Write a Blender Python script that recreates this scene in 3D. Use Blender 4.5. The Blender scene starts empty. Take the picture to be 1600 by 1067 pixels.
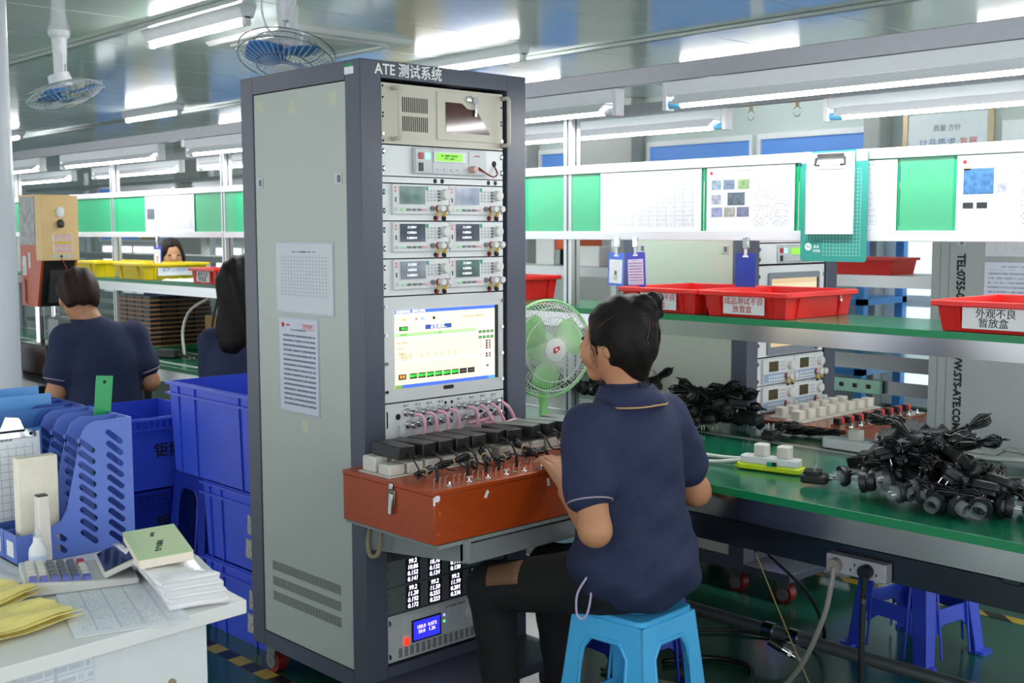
import bpy, math, random
import numpy as np
from mathutils import Vector, Matrix, Euler
random.seed(7)
S = bpy.context.scene
COL = S.collection
PI = math.pi

# ---------------------------------------------------------------- camera
EYE = 1.49
cam_d = bpy.data.cameras.new('camera')
cam_d.sensor_width = 36.0
cam_d.lens = 1829.05 / 1600 * 36.0
cam_d.clip_start = 0.05
cam_d.dof.use_dof = True
cam_d.dof.focus_distance = 3.25
cam_d.dof.aperture_fstop = 7.0
cam = bpy.data.objects.new('camera', cam_d)
COL.objects.link(cam)
_ya, _pi, _ro = 0.7535, 0.0946, -0.0025
_fw = Vector((math.sin(_ya) * math.cos(_pi), math.cos(_ya) * math.cos(_pi), -math.sin(_pi)))
_r = Vector((math.cos(_ya), -math.sin(_ya), 0))
_u = _r.cross(_fw)
_r2 = _r * math.cos(_ro) + _u * math.sin(_ro)
_u2 = _u * math.cos(_ro) - _r * math.sin(_ro)
cam.matrix_world = Matrix(((_r2.x, _u2.x, -_fw.x, 0), (_r2.y, _u2.y, -_fw.y, 0), (_r2.z, _u2.z, -_fw.z, EYE), (0, 0, 0, 1)))
S.camera = cam

# ---------------------------------------------------------------- world and exposure
W = bpy.data.worlds.new('room_daylight')
S.world = W
W.use_nodes = True
W.node_tree.nodes['Background'].inputs[0].default_value = (0.93, 0.97, 1.0, 1)
W.node_tree.nodes['Background'].inputs[1].default_value = 1.6
S.view_settings.view_transform = 'Standard'
S.view_settings.look = 'None'
S.view_settings.exposure = 0.33
S.view_settings.gamma = 1
S.view_settings.use_curve_mapping = False
S.cycles.use_denoising = True
S.cycles.max_bounces = 7
S.cycles.diffuse_bounces = 4
S.cycles.glossy_bounces = 3
S.cycles.transmission_bounces = 4
S.cycles.transparent_max_bounces = 6
S.cycles.sample_clamp_indirect = 8
TUBE_POWER = 48.0

# ---------------------------------------------------------------- materials
def lin(h):
    h = h.lstrip('#')
    o = []
    for i in (0, 2, 4):
        c = int(h[i:i + 2], 16) / 255
        o.append(c / 12.92 if c <= .04045 else ((c + .055) / 1.055) ** 2.4)
    return (*o, 1)

MATS = {}
def mat(name, col, rough=.5, metal=0, var=.06, scale=30, bump=0, bscale=200, emit=0, alpha=1, trans=0, spec=.5, coat=0, stretch=None):
    if name in MATS:
        return MATS[name]
    m = bpy.data.materials.new(name)
    m.use_nodes = True
    nt = m.node_tree
    b = nt.nodes['Principled BSDF']
    c = lin(col)
    b.inputs['Roughness'].default_value = rough
    b.inputs['Metallic'].default_value = metal
    b.inputs['Specular IOR Level'].default_value = spec
    b.inputs['Coat Weight'].default_value = coat
    b.inputs['Coat Roughness'].default_value = .08
    if trans:
        b.inputs['Transmission Weight'].default_value = trans
    if alpha < 1:
        b.inputs['Alpha'].default_value = alpha
    if emit:
        b.inputs['Emission Color'].default_value = c
        b.inputs['Emission Strength'].default_value = emit
        b.inputs['Base Color'].default_value = c
    else:
        tc = nt.nodes.new('ShaderNodeTexCoord')
        mp = nt.nodes.new('ShaderNodeMapping')
        nt.links.new(tc.outputs['Object'], mp.inputs[0])
        if stretch:
            mp.inputs['Scale'].default_value = stretch
        n = nt.nodes.new('ShaderNodeTexNoise')
        n.inputs['Scale'].default_value = scale
        n.inputs['Detail'].default_value = 3
        nt.links.new(mp.outputs[0], n.inputs['Vector'])
        mx = nt.nodes.new('ShaderNodeMix')
        mx.data_type = 'RGBA'
        mx.inputs['A'].default_value = tuple(max(0, x * (1 - 2 * var)) for x in c[:3]) + (1,)
        mx.inputs['B'].default_value = tuple(min(1, x * (1 + 2 * var)) for x in c[:3]) + (1,)
        nt.links.new(n.outputs[0], mx.inputs['Factor'])
        nt.links.new(mx.outputs['Result'], b.inputs['Base Color'])
        if bump:
            n2 = nt.nodes.new('ShaderNodeTexNoise')
            n2.inputs['Scale'].default_value = bscale
            nt.links.new(mp.outputs[0], n2.inputs['Vector'])
            bp = nt.nodes.new('ShaderNodeBump')
            bp.inputs['Strength'].default_value = bump
            bp.inputs['Distance'].default_value = .01
            nt.links.new(n2.outputs[0], bp.inputs['Height'])
            nt.links.new(bp.outputs[0], b.inputs['Normal'])
    MATS[name] = m
    return m

def paper(name, rows=26, cols=0, ink='#8a8f9c', base='#eef0f4', cover=.55, top=.9, bot=.06, left=.07, right=.94, seed=0, rough=.5):
    """sheet with print: dashed text rows, or a ruled form when cols > 0; sheet is local x (width) by local z (height)"""
    if name in MATS:
        return MATS[name]
    m = bpy.data.materials.new(name)
    m.use_nodes = True
    nt = m.node_tree
    b = nt.nodes['Principled BSDF']
    b.inputs['Roughness'].default_value = rough
    tc = nt.nodes.new('ShaderNodeTexCoord')
    sp = nt.nodes.new('ShaderNodeSeparateXYZ')
    nt.links.new(tc.outputs['Generated'], sp.inputs[0])
    u, v = sp.outputs[0], sp.outputs[2]
    def mth(op, a, bb=None):
        n = nt.nodes.new('ShaderNodeMath')
        n.operation = op
        for i, x in enumerate((a, bb)):
            if x is None:
                continue
            if isinstance(x, (int, float)):
                n.inputs[i].default_value = x
            else:
                nt.links.new(x, n.inputs[i])
        return n.outputs[0]
    def inside(x, lo, hi):
        return mth('MULTIPLY', mth('GREATER_THAN', x, lo), mth('LESS_THAN', x, hi))
    vr = mth('MULTIPLY', v, rows)
    fr = mth('FRACT', vr)
    fl = mth('FLOOR', vr)
    cb = nt.nodes.new('ShaderNodeCombineXYZ')
    nt.links.new(mth('MULTIPLY', u, 46), cb.inputs[0])
    nt.links.new(mth('ADD', mth('MULTIPLY', fl, 7.31), seed), cb.inputs[1])
    ns = nt.nodes.new('ShaderNodeTexNoise')
    ns.inputs['Scale'].default_value = 1.0
    ns.inputs['Detail'].default_value = 4
    nt.links.new(cb.outputs[0], ns.inputs['Vector'])
    text = mth('MULTIPLY', inside(fr, .3, .72), mth('GREATER_THAN', ns.outputs[0], 1 - cover))
    if cols:
        rule = mth('MAXIMUM', mth('LESS_THAN', fr, .1), mth('LESS_THAN', mth('FRACT', mth('MULTIPLY', u, cols)), .09))
        text = mth('MAXIMUM', mth('MULTIPLY', rule, .55), mth('MULTIPLY', text, .45))
    mask = mth('MULTIPLY', inside(u, left, right), inside(v, bot, top))
    fac = mth('MULTIPLY', text, mask)
    title = mth('MULTIPLY', mth('MULTIPLY', inside(v, top + .03, top + .05), inside(u, .3, .72)), mth('GREATER_THAN', ns.outputs[0], .45))
    fac = mth('MAXIMUM', fac, title)
    mx = nt.nodes.new('ShaderNodeMix')
    mx.data_type = 'RGBA'
    mx.inputs['A'].default_value = lin(base)
    mx.inputs['B'].default_value = lin(ink)
    nt.links.new(fac, mx.inputs['Factor'])
    nt.links.new(mx.outputs['Result'], b.inputs['Base Color'])
    MATS[name] = m
    return m

# ---------------------------------------------------------------- mesh helpers
class MB:
    def __init__(s):
        s.v = []
        s.f = []
    def add(s, vs, fs):
        n = len(s.v)
        s.v += [tuple(p) for p in vs]
        s.f += [tuple(i + n for i in f) for f in fs]
        return s
    def box(s, x0, x1, y0, y1, z0, z1):
        return s.add([(x0, y0, z0), (x1, y0, z0), (x1, y1, z0), (x0, y1, z0), (x0, y0, z1), (x1, y0, z1), (x1, y1, z1), (x0, y1, z1)],
                     [(0, 3, 2, 1), (4, 5, 6, 7), (0, 1, 5, 4), (1, 2, 6, 5), (2, 3, 7, 6), (3, 0, 4, 7)])
    def obox(s, c, size, rot=(0, 0, 0)):
        R = Euler(rot).to_matrix()
        c = Vector(c)
        vs = [c + R @ Vector((sx * size[0] / 2, sy * size[1] / 2, sz * size[2] / 2)) for sz in (-1, 1) for sx, sy in ((-1, -1), (1, -1), (1, 1), (-1, 1))]
        return s.add(vs, [(0, 3, 2, 1), (4, 5, 6, 7), (0, 1, 5, 4), (1, 2, 6, 5), (2, 3, 7, 6), (3, 0, 4, 7)])
    def frustum(s, x0, x1, y0, y1, z0, X0, X1, Y0, Y1, z1):
        return s.add([(x0, y0, z0), (x1, y0, z0), (x1, y1, z0), (x0, y1, z0), (X0, Y0, z1), (X1, Y0, z1), (X1, Y1, z1), (X0, Y1, z1)],
                     [(0, 3, 2, 1), (4, 5, 6, 7), (0, 1, 5, 4), (1, 2, 6, 5), (2, 3, 7, 6), (3, 0, 4, 7)])
    def cyl(s, p0, p1, r0, r1=None, n=12, caps=True):
        r1 = r0 if r1 is None else r1
        p0, p1 = Vector(p0), Vector(p1)
        d = (p1 - p0).normalized()
        a = d.orthogonal().normalized()
        b = d.cross(a)
        vs = []
        for p, r in ((p0, r0), (p1, r1)):
            vs += [p + (a * math.cos(2 * PI * i / n) + b * math.sin(2 * PI * i / n)) * r for i in range(n)]
        fs = [(i, (i + 1) % n, n + (i + 1) % n, n + i) for i in range(n)]
        if caps:
            fs += [tuple(range(n - 1, -1, -1)), tuple(range(n, 2 * n))]
        return s.add(vs, fs)
    def tube(s, pts, r, n=6, closed=False, caps=True):
        pts = [Vector(p) for p in pts]
        k = len(pts)
        rs = r if isinstance(r, (list, tuple)) else [r] * k
        vs = []
        a = None
        for i, p in enumerate(pts):
            if closed:
                d = pts[(i + 1) % k] - pts[i - 1]
            else:
                d = pts[min(i + 1, k - 1)] - pts[max(i - 1, 0)]
            d = d.normalized() if d.length > 1e-9 else Vector((0, 0, 1))
            if a is None:
                a = d.orthogonal().normalized()
            else:
                a = a - d * a.dot(d)
                a = a.normalized() if a.length > 1e-6 else d.orthogonal().normalized()
            b = d.cross(a)
            vs += [p + (a * math.cos(2 * PI * j / n) + b * math.sin(2 * PI * j / n)) * rs[i] for j in range(n)]
        fs = []
        for i in range(k if closed else k - 1):
            i2 = (i + 1) % k
            fs += [(i * n + j, i * n + (j + 1) % n, i2 * n + (j + 1) % n, i2 * n + j) for j in range(n)]
        if caps and not closed:
            fs += [tuple(range(n - 1, -1, -1)), tuple(range((k - 1) * n, k * n))]
        return s.add(vs, fs)
    def lathe(s, prof, n=20, c=(0, 0, 0), axis='z'):
        vs = []
        for r, h in prof:
            for i in range(n):
                a = 2 * PI * i / n
                p = (r * math.cos(a), r * math.sin(a), h)
                if axis == 'y':
                    p = (p[0], h, p[1])
                elif axis == 'x':
                    p = (h, p[0], p[1])
                vs.append((p[0] + c[0], p[1] + c[1], p[2] + c[2]))
        fs = []
        for k in range(len(prof) - 1):
            fs += [(k * n + i, k * n + (i + 1) % n, (k + 1) * n + (i + 1) % n, (k + 1) * n + i) for i in range(n)]
        fs += [tuple(range(n - 1, -1, -1)), tuple(range((len(prof) - 1) * n, len(prof) * n))]
        return s.add(vs, fs)
    def prism(s, poly, h0, h1, ax='y'):
        """poly in the two other axes; ax 'y': poly (x,z); 'z': (x,y); 'x': (y,z)"""
        k = len(poly)
        def P(p, h):
            return (p[0], h, p[1]) if ax == 'y' else ((p[0], p[1], h) if ax == 'z' else (h, p[0], p[1]))
        vs = [P(p, h0) for p in poly] + [P(p, h1) for p in poly]
        fs = [(i, (i + 1) % k, k + (i + 1) % k, k + i) for i in range(k)]
        fs += [tuple(range(k - 1, -1, -1)), tuple(range(k, 2 * k))]
        return s.add(vs, fs)
    def ell(s, c, r, n=12, m=8, rot=None):
        R = Euler(rot).to_matrix() if rot else None
        vs = []
        for j in range(m + 1):
            t = PI * j / m
            for i in range(n):
                a = 2 * PI * i / n
                p = Vector((r[0] * math.sin(t) * math.cos(a), r[1] * math.sin(t) * math.sin(a), -r[2] * math.cos(t)))
                if R:
                    p = R @ p
                vs.append(p + Vector(c))
        fs = [(j * n + i, j * n + (i + 1) % n, (j + 1) * n + (i + 1) % n, (j + 1) * n + i) for j in range(m) for i in range(n)]
        return s.add(vs, fs)
    def sheet(s, grid, t=0):
        """grid of points [row][col], thickness t downwards along z"""
        nr, nc = len(grid), len(grid[0])
        vs = [p for row in grid for p in row]
        fs = [(r * nc + c, r * nc + c + 1, (r + 1) * nc + c + 1, (r + 1) * nc + c) for r in range(nr - 1) for c in range(nc - 1)]
        return s.add(vs, fs)
    def mesh(s, name):
        me = bpy.data.meshes.new(name)
        me.from_pydata(s.v, [], s.f)
        me.validate()
        me.update()
        return me
    def build(s, name, m, parent=None, smooth=False, bevel=0, seg=2, solid=0, recalc=True):
        me = s.mesh(name)
        if recalc:
            import bmesh
            bm = bmesh.new()
            bm.from_mesh(me)
            bmesh.ops.recalc_face_normals(bm, faces=bm.faces)
            bm.to_mesh(me)
            bm.free()
        return link(name, me, m, parent, smooth, bevel, seg, solid)

def link(name, me, m, parent=None, smooth=False, bevel=0, seg=2, solid=0):
    o = bpy.data.objects.new(name, me)
    COL.objects.link(o)
    if m and not me.materials:
        me.materials.append(m)
    if smooth:
        for p in me.polygons:
            p.use_smooth = True
        if smooth == 'auto':
            try:
                me.set_sharp_from_angle(angle=math.radians(38))
            except Exception:
                pass
    if solid:
        md = o.modifiers.new('thickness', 'SOLIDIFY')
        md.thickness = solid
        md.offset = 0
    if bevel:
        md = o.modifiers.new('bevel', 'BEVEL')
        md.width = bevel
        md.segments = seg
        md.limit_method = 'ANGLE'
        md.angle_limit = math.radians(40)
        for p in me.polygons:
            p.use_smooth = True
        try:
            me.set_sharp_from_angle(angle=math.radians(30))
        except Exception:
            pass
    if parent:
        o.parent = parent
    return o

def tag(o, label, cat, group=None):
    o['label'] = label
    o['category'] = cat
    if group:
        o['group'] = group
    return o

def thing(name, label, cat, loc=(0, 0, 0), rz=0, group=None, rot=None):
    o = bpy.data.objects.new(name, None)
    o.empty_display_size = .05
    COL.objects.link(o)
    o.location = loc
    o.rotation_euler = rot if rot else (0, 0, rz)
    return tag(o, label, cat, group)

def struct(o):
    o['kind'] = 'structure'
    return o

def bx(name, m, parent, x0, x1, y0, y1, z0, z1, bevel=0, seg=2):
    return MB().box(x0, x1, y0, y1, z0, z1).build(name, m, parent, bevel=bevel, seg=seg, recalc=False)

def copy_tree(o, parent=None):
    c = o.copy()
    COL.objects.link(c)
    c.parent = parent
    for ch in list(o.children):
        copy_tree(ch, c)
    return c

_tc = {}
def txt(body, size, m, parent, loc, rot=(PI / 2, 0, 0), name='lettering', extrude=.0004, align='CENTER', shear=0, sx=1, bold=0):
    key = (body, size, extrude, align, shear, bold)
    if key not in _tc:
        c = bpy.data.curves.new('t', 'FONT')
        c.body, c.size, c.extrude, c.shear, c.offset = body, size, extrude, shear, bold
        c.align_x, c.align_y = align, 'CENTER'
        c.resolution_u = 2
        c.space_line = .95
        t = bpy.data.objects.new('t', c)
        me = bpy.data.meshes.new_from_object(t)
        bpy.data.objects.remove(t)
        bpy.data.curves.remove(c)
        me.materials.clear()
        _tc[key] = me
    me = _tc[key].copy()
    o = link(name, me, m, parent)
    o.location = loc
    o.rotation_euler = rot
    o.scale = (sx, 1, 1)
    return o

def arc(c, r, a0, a1, n, ax='xz'):
    o = []
    for i in range(n + 1):
        a = a0 + (a1 - a0) * i / n
        p = [c[0], c[1], c[2]]
        i0, i1 = 'xyz'.index(ax[0]), 'xyz'.index(ax[1])
        p[i0] += r * math.cos(a)
        p[i1] += r * math.sin(a)
        o.append(tuple(p))
    return o

def bez(*pts, n=8):
    """smooth path through points (Catmull-Rom)"""
    P = [Vector(p) for p in pts]
    P = [P[0] * 2 - P[1]] + P + [P[-1] * 2 - P[-2]]
    out = []
    for i in range(1, len(P) - 2):
        for k in range(n):
            t = k / n
            out.append(.5 * (2 * P[i] + (P[i + 1] - P[i - 1]) * t + (2 * P[i - 1] - 5 * P[i] + 4 * P[i + 1] - P[i + 2]) * t * t + (3 * P[i] - P[i - 1] - 3 * P[i + 1] + P[i + 2]) * t ** 3))
    out.append(P[-2])
    return out

def rrect(x0, x1, z0, z1, r, n=4):
    o = []
    for cx, cz, a in ((x1 - r, z1 - r, 0), (x0 + r, z1 - r, PI / 2), (x0 + r, z0 + r, PI), (x1 - r, z0 + r, 1.5 * PI)):
        for i in range(n + 1):
            t = a + PI / 2 * i / n
            o.append((cx + r * math.cos(t), cz + r * math.sin(t)))
    return o

# common materials
m_frame = mat('rack_grey_blue_paint', '#4c505e', .36, var=.03, scale=400)
m_panel = mat('pale_grey_enamel', '#b4bab3', .42, var=.02, scale=8, bump=.02, bscale=500)
m_white = mat('white_enamel', '#dfe1e3', .4, var=.015)
m_inst = mat('instrument_white', '#d6d8d9', .42, var=.015)
m_beige = mat('computer_beige', '#c9c3b5', .45, var=.02)
m_black = mat('black_plastic', '#17181a', .38, var=.1)
m_matte = mat('black_matte', '#0e0f10', .6, var=.1)
m_dark = mat('dark_void', '#08090a', .7, var=.1)
m_steel = mat('brushed_steel', '#b9bcbd', .22, metal=1, var=.06, scale=14, stretch=(1, .05, 30))
m_chrome = mat('chrome', '#cfd2d4', .12, metal=1, var=.03)
m_alu = mat('aluminium_profile', '#c6c9cb', .32, metal=.85, var=.03)
m_green = mat('green_bench_mat', '#0f5f45', .2, var=.05, scale=6)
m_greenedge = mat('green_mat_edge', '#0b7a4c', .35, var=.04)
m_wood = mat('stained_red_wood', '#a8400f', .33, var=.14, scale=9, stretch=(1, 6, 14), bump=.02, bscale=60)
m_wood2 = mat('brown_wood', '#7d4129', .25, var=.1, scale=9, stretch=(1, 6, 14))
m_red = mat('red_plastic', '#d62420', .3, var=.05, scale=4)
m_yellow = mat('yellow_plastic', '#e3c512', .32, var=.05, scale=4)
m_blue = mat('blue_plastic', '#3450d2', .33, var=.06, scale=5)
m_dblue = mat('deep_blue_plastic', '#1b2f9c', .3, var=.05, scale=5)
m_sky = mat('sky_blue_plastic', '#49b0e8', .3, var=.04, scale=5)
m_plug = mat('ivory_plastic', '#d9d4cb', .4, var=.03)
m_wcable = mat('white_cable', '#d8d8d4', .45, var=.03)
m_bcable = mat('black_cable', '#121315', .36, var=.1)
m_navy = mat('navy_cotton', '#1f2748', .85, var=.12, scale=60, bump=.08, bscale=900)
m_lightgrey = mat('light_grey_plastic', '#c6c8cc', .4, var=.02)
m_ink = mat('black_ink', '#16171a', .6, var=.05)
m_whiteink = mat('white_ink', '#f2f2f2', .5, var=.01)
m_redink = mat('red_ink', '#c0272d', .6, var=.03)
m_tube = mat('lit_tube', '#ffffff', emit=TUBE_POWER)
# ================================================================ SETTING
m_floor = mat('green_epoxy_floor', '#1c5342', .2, var=.16, scale=1.6, bump=.01, bscale=40)
struct(bx('floor', m_floor, None, -3, 9.3, -2, 21, -.1, 0))
m_ceil = mat('ceiling_metal_panel', '#dbe6e0', .16, metal=.0, coat=.5, var=.05, scale=.7, bump=.03, bscale=3.0, stretch=(.25, 3.0, 1))
m_seam = mat('ceiling_seam', '#6f7a77', .4, var=.05)
m_bead = mat('ceiling_cover_strip', '#aab3b0', .3, metal=.3, var=.03)
ceil = struct(bx('ceiling', m_seam, None, -3, 9.3, -2, 21, 2.82, 2.9))
me = MB().box(-3, 9.2, 0, .985, 2.8, 2.82).mesh('ceiling_panel')
for i in range(23):
    o = link('ceiling_panel', me, m_ceil, ceil)
    o.location = (0, -2 + i, 0)
for x in (3.485, 6.28, .6):
    bx('cover_strip', m_bead, ceil, x - .022, x + .022, -2, 21, 2.77, 2.8, bevel=.006)
m_wall = mat('pale_green_wall', '#c3d0cb', .6, var=.03, scale=2)
m_pillar = mat('wall_pillar_grey', '#a9aca8', .6, var=.03)
wf = struct(bx('wall_far', m_wall, None, 9.1, 9.3, -2, 21, 0, 2.8))
for y0, y1 in ((7.75, 8.5), (5.05, 5.2), (9.25, 9.6), (13.2, 14.2), (16.5, 17.3)):
    bx('pillar', m_pillar, wf, 8.9, 9.1, y0, y1, 0, 2.8, bevel=.01)
struct(bx('wall_end', m_wall, None, -3, 9.3, 20.8, 21, 0, 2.8))
# high windows with blue film, white frames
m_blind = mat('blue_window_film', '#4a78b8', emit=.42)
m_tan = mat('tan_window_film', '#b59a66', .5, var=.08, scale=3)
m_glow = mat('added_glow_glass', '#f4fbff', emit=1.6)
m_wframe = mat('window_frame_white', '#eceef0', .4, var=.02)
def window(n, y0, y1, z0, z1, cols, gap_top=0):
    w = struct(bpy.data.objects.new('window_%d' % n, None))
    COL.objects.link(w)
    w.location = (9.1, y0, z0)
    L, Hh = y1 - y0, z1 - z0
    bx('window_frame', m_wframe, w, -.05, 0, 0, L, 0, .05)
    bx('window_frame', m_wframe, w, -.05, 0, 0, L, Hh - .05, Hh)
    k = len(cols)
    for i in range(k + 1):
        yy = L * i / k
        bx('mullion', m_wframe, w, -.05, 0, max(0, yy - .03), min(L, yy + .03), .05, Hh - .05)
    for i, c in enumerate(cols):
        bx('pane', c, w, -.02, -.01, L * i / k + .03, L * (i + 1) / k - .03, .05, Hh - .05)
window(1, 6.42, 7.68, 1.5, 2.36, [m_blind])
window(2, 5.22, 6.36, 1.5, 2.36, [m_blind])
window(3, 8.52, 9.22, 1.5, 2.36, [m_blind])
window(4, 14.3, 16.4, 1.4, 2.3, [m_blind, m_blind])
window(5, 17.35, 20.5, 1.3, 2.34, [m_blind, m_tan, m_blind, m_blind])
window(6, 9.7, 13.1, 1.2, 2.4, [m_blind, m_tan, m_blind])
window(7, 14.3, 20.4, .8, 1.28, [m_glow] * 5)  # low row of glowing panes, added to brighten the dim gap under the board
# white door with added glowing panels in the far wall behind the blue shelving
d = struct(bpy.data.objects.new('door_1', None)); COL.objects.link(d); d.location = (9.1, 4.1, 0)
bx('door_leaf', mat('white_door', '#e6ecee', .4, var=.02), d, -.06, 0, 0, .95, .02, 2.02, bevel=.004)
bx('added_glow_panel', mat('door_glow', '#e2f4f4', emit=.85), d, -.064, -.06, .12, .83, .95, 1.9)
bx('added_glow_panel', mat('door_glow', '#e2f4f4', emit=.85), d, -.064, -.06, .12, .83, .15, .85)
MB().cyl((-.1, .12, 1.0), (-.1, .24, 1.0), .01).cyl((-.1, .12, 1.0), (-.06, .12, 1.0), .01).build('door_handle', m_chrome, d, smooth='auto')
bx('door_frame', m_wframe, d, -.05, 0, -.08, 0, 0, 2.1)
bx('door_frame', m_wframe, d, -.05, 0, .95, 1.03, 0, 2.1)
# wall poster with two rows of characters
p = thing('wall_poster', 'large white framed poster with blue and red characters on the far wall', 'poster', (9.08, 4.55, 2.0))
bx('poster_sheet', mat('poster_white', '#e9f3f4', .3, var=.02), p, -.012, 0, -.34, .34, -.5, .42)
for y in (-.36, .36):
    bx('poster_frame', mat('brass_frame', '#b0a184', .35, metal=.4, var=.04), p, -.02, 0, y - .025, y + .025, -.5, .44, bevel=.004)
m_bink, m_rink = mat('blue_ink', '#5b86b8', .6), mat('rose_ink', '#d9626a', .6)
for i, ch in enumerate('以品质求'):
    txt(ch, .075, m_bink, p, (-.014, .2 - i * .08, .175 if False else .18), (PI / 2, 0, -PI / 2))
for i, ch in enumerate('发展'):
    txt(ch, .075, m_rink, p, (-.014, -.14 - i * .08, .18), (PI / 2, 0, -PI / 2))
txt('质量 方针', .055, mat('grey_ink', '#7d858a', .6), p, (-.014, 0, .3), (PI / 2, 0, -PI / 2))
q = thing('notice_sheet', 'small white notice with a blue mark high on the far wall', 'notice', (9.09, 3.95, 2.17))
bx('sheet', mat('notice_white', '#eef4f4', .4, var=.02), q, -.006, 0, -.2, .16, -.14, .16)
bx('mark', m_blind, q, -.008, -.006, -.15, -.11, -.09, .02)
bx('print', mat('dark_print', '#5d5a5a', .5), q, -.008, -.006, -.08, -.03, -.08, -.04)

# floor marking tape: alternating blocks
m_tapey, m_tapek = mat('yellow_tape', '#b8992c', .4, var=.12, scale=25), mat('black_tape', '#17171c', .4, var=.1)
def tape(label, x, y0, y1, step, w, diag):
    t = thing('floor_marking_tape', label, 'floor tape', (x, y0, 0))
    n = int((y1 - y0) / step)
    sh = .06 if diag else 0
    for i in range(n):
        a, b = i * step, (i + 1) * step
        MB().prism([(-w / 2, a), (w / 2, a + sh), (w / 2, b + sh), (-w / 2, b)], .0006, .0016, 'z').build('tape_block', m_tapey if i % 2 else m_tapek, t)
tape('yellow and black floor tape beside the blue crates and the tall grey rack', 2.012, 1.9, 6.0, .0835, .055, False)
tape('yellow and black diagonal floor tape behind the right-hand blue stool', 4.38, .6, 3.6, .09, .06, True)

# round white pipe column, far left
pc = MB().lathe([(.115, 0), (.115, 2.8)], 32).build('trim_1', mat('white_column', '#dfe1ea', .35, var=.02), None, smooth='auto')
pc.location = (1.257, 3.729, 0); struct(pc)

# ================================================================ PRODUCTION LINE
def bench(label, x0, y0, y1, legs):
    t = thing('line_workbench', label, 'workbench', (x0, y0, 0))
    L, D_ = y1 - y0, 3.74 - x0
    bx('tabletop', m_green, t, 0, D_, 0, L, .728, .75, bevel=.003)
    bx('tabletop_edge', m_greenedge, t, -.004, 0, 0, L, .727, .7495)
    bx('steel_apron', m_steel, t, .01, .03, 0, L, .655, .728)
    bx('steel_apron', m_steel, t, D_ - .03, D_ - .01, 0, L, .655, .728)
    for sx in (3.09, 3.43):
        if sx - x0 > .05:
            bx('inlaid_strip', m_alu, t, sx - x0 - .012, sx - x0 + .012, .01, L - .01, .749, .7525, bevel=.001)
    for y in legs:
        for xx in (.12, D_ - .14):
            bx('leg', mat('dark_leg_paint', '#2b3036', .45), t, xx, xx + .05, y - y0 - .025, y - y0 + .025, .03, .655, bevel=.004)
            bx('foot', m_matte, t, xx - .01, xx + .06, y - y0 - .035, y - y0 + .035, 0, .03)
    return t, D_, L
t, D_, L = bench('long green-topped line bench holding the adapter piles beside the seated woman', 2.73, .35, 4.7, (.5, 1.02, 3.4, 4.5))
m_rail = mat('rail_dark_steel', '#3e4650', .25, metal=.7, var=.06)
bx('cable_rail', m_rail, t, .17, .19, 0, L, .525, .6, bevel=.002)
bx('cable_rail_lip', m_rail, t, .155, .225, 0, L, .6, .607)
for y in (.86, 3.6):
    bx('rail_bracket', m_rail, t, .145, .168, y, y + .05, .6, .728, bevel=.003)
    MB().cyl((.145, y + .025, .65), (.13, y + .025, .65), .016, n=6).cyl((.13, y + .025, .65), (.12, y + .025, .65), .008, n=10).build('bolt', m_chrome, t)
MB().cyl((.64, 0, .1), (.64, L, .1), .022, n=16).build('footrest_pipe', mat('galvanised_pipe', '#6f7375', .35, metal=.6), t, smooth='auto')
for y in (1.93, 1.83, 3.6):
    MB().cyl((.64, y - .02, .1), (.64, y + .02, .1), .029, n=16).build('pipe_joint', m_chrome, t, smooth='auto')
for y in (.15, 2.3, 4.2):
    MB().cyl((.64, y, .1), (.64, y, 0), .014).build('pipe_stand', m_alu, t)
t2, _, _ = bench('line bench segment behind the seated man, with stacked trays on it', 3.0, 4.72, 11, (4.9, 7, 9, 10.8))
bx('green_front_panel', mat('dark_green_panel', '#12402f', .4), t2, .0, .008, 0, 6.28, .3, .655)

# upper shelf
sh = thing('upper_shelf', 'long green-topped shelf with a steel edge above the line bench', 'shelf', (3.31, .35, 1.11))
bx('shelf_board', m_green, sh, 0, .43, 0, 10.6, .058, .078, bevel=.002)
bx('shelf_edge', m_greenedge, sh, -.004, 0, 0, 10.6, .057, .0785)
bx('steel_fascia', m_steel, sh, .012, .024, 0, 10.6, .0, .057)
bx('steel_fascia', m_steel, sh, .406, .418, 0, 10.6, .0, .057)
SHZ = 1.189
# posts
for y in (1.0, 3.335, 6.105, 7.573, 9.3):
    po = tag(MB().box(3.44, 3.49, y - .022, y + .022, .75, 2.0).build('line_post', m_alu, None), {1.0: 'aluminium post of the line at the right edge', 3.335: 'slotted aluminium post right behind the green fan', 6.105: 'aluminium post next to the red bin and the long-haired woman', 7.573: 'aluminium post behind the yellow bins', 9.3: 'farthest aluminium post behind the orange welding machine'}[y], 'post', 'aluminium posts of the line')
    m_slot = mat('profile_slot', '#55595c', .5)
    bx('slot', m_slot, po, 3.4385, 3.44, y - .004, y + .004, .75, 2.0)
    bx('slot', m_slot, po, 3.461, 3.469, y - .0235, y - .022, .75, 2.0)
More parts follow.
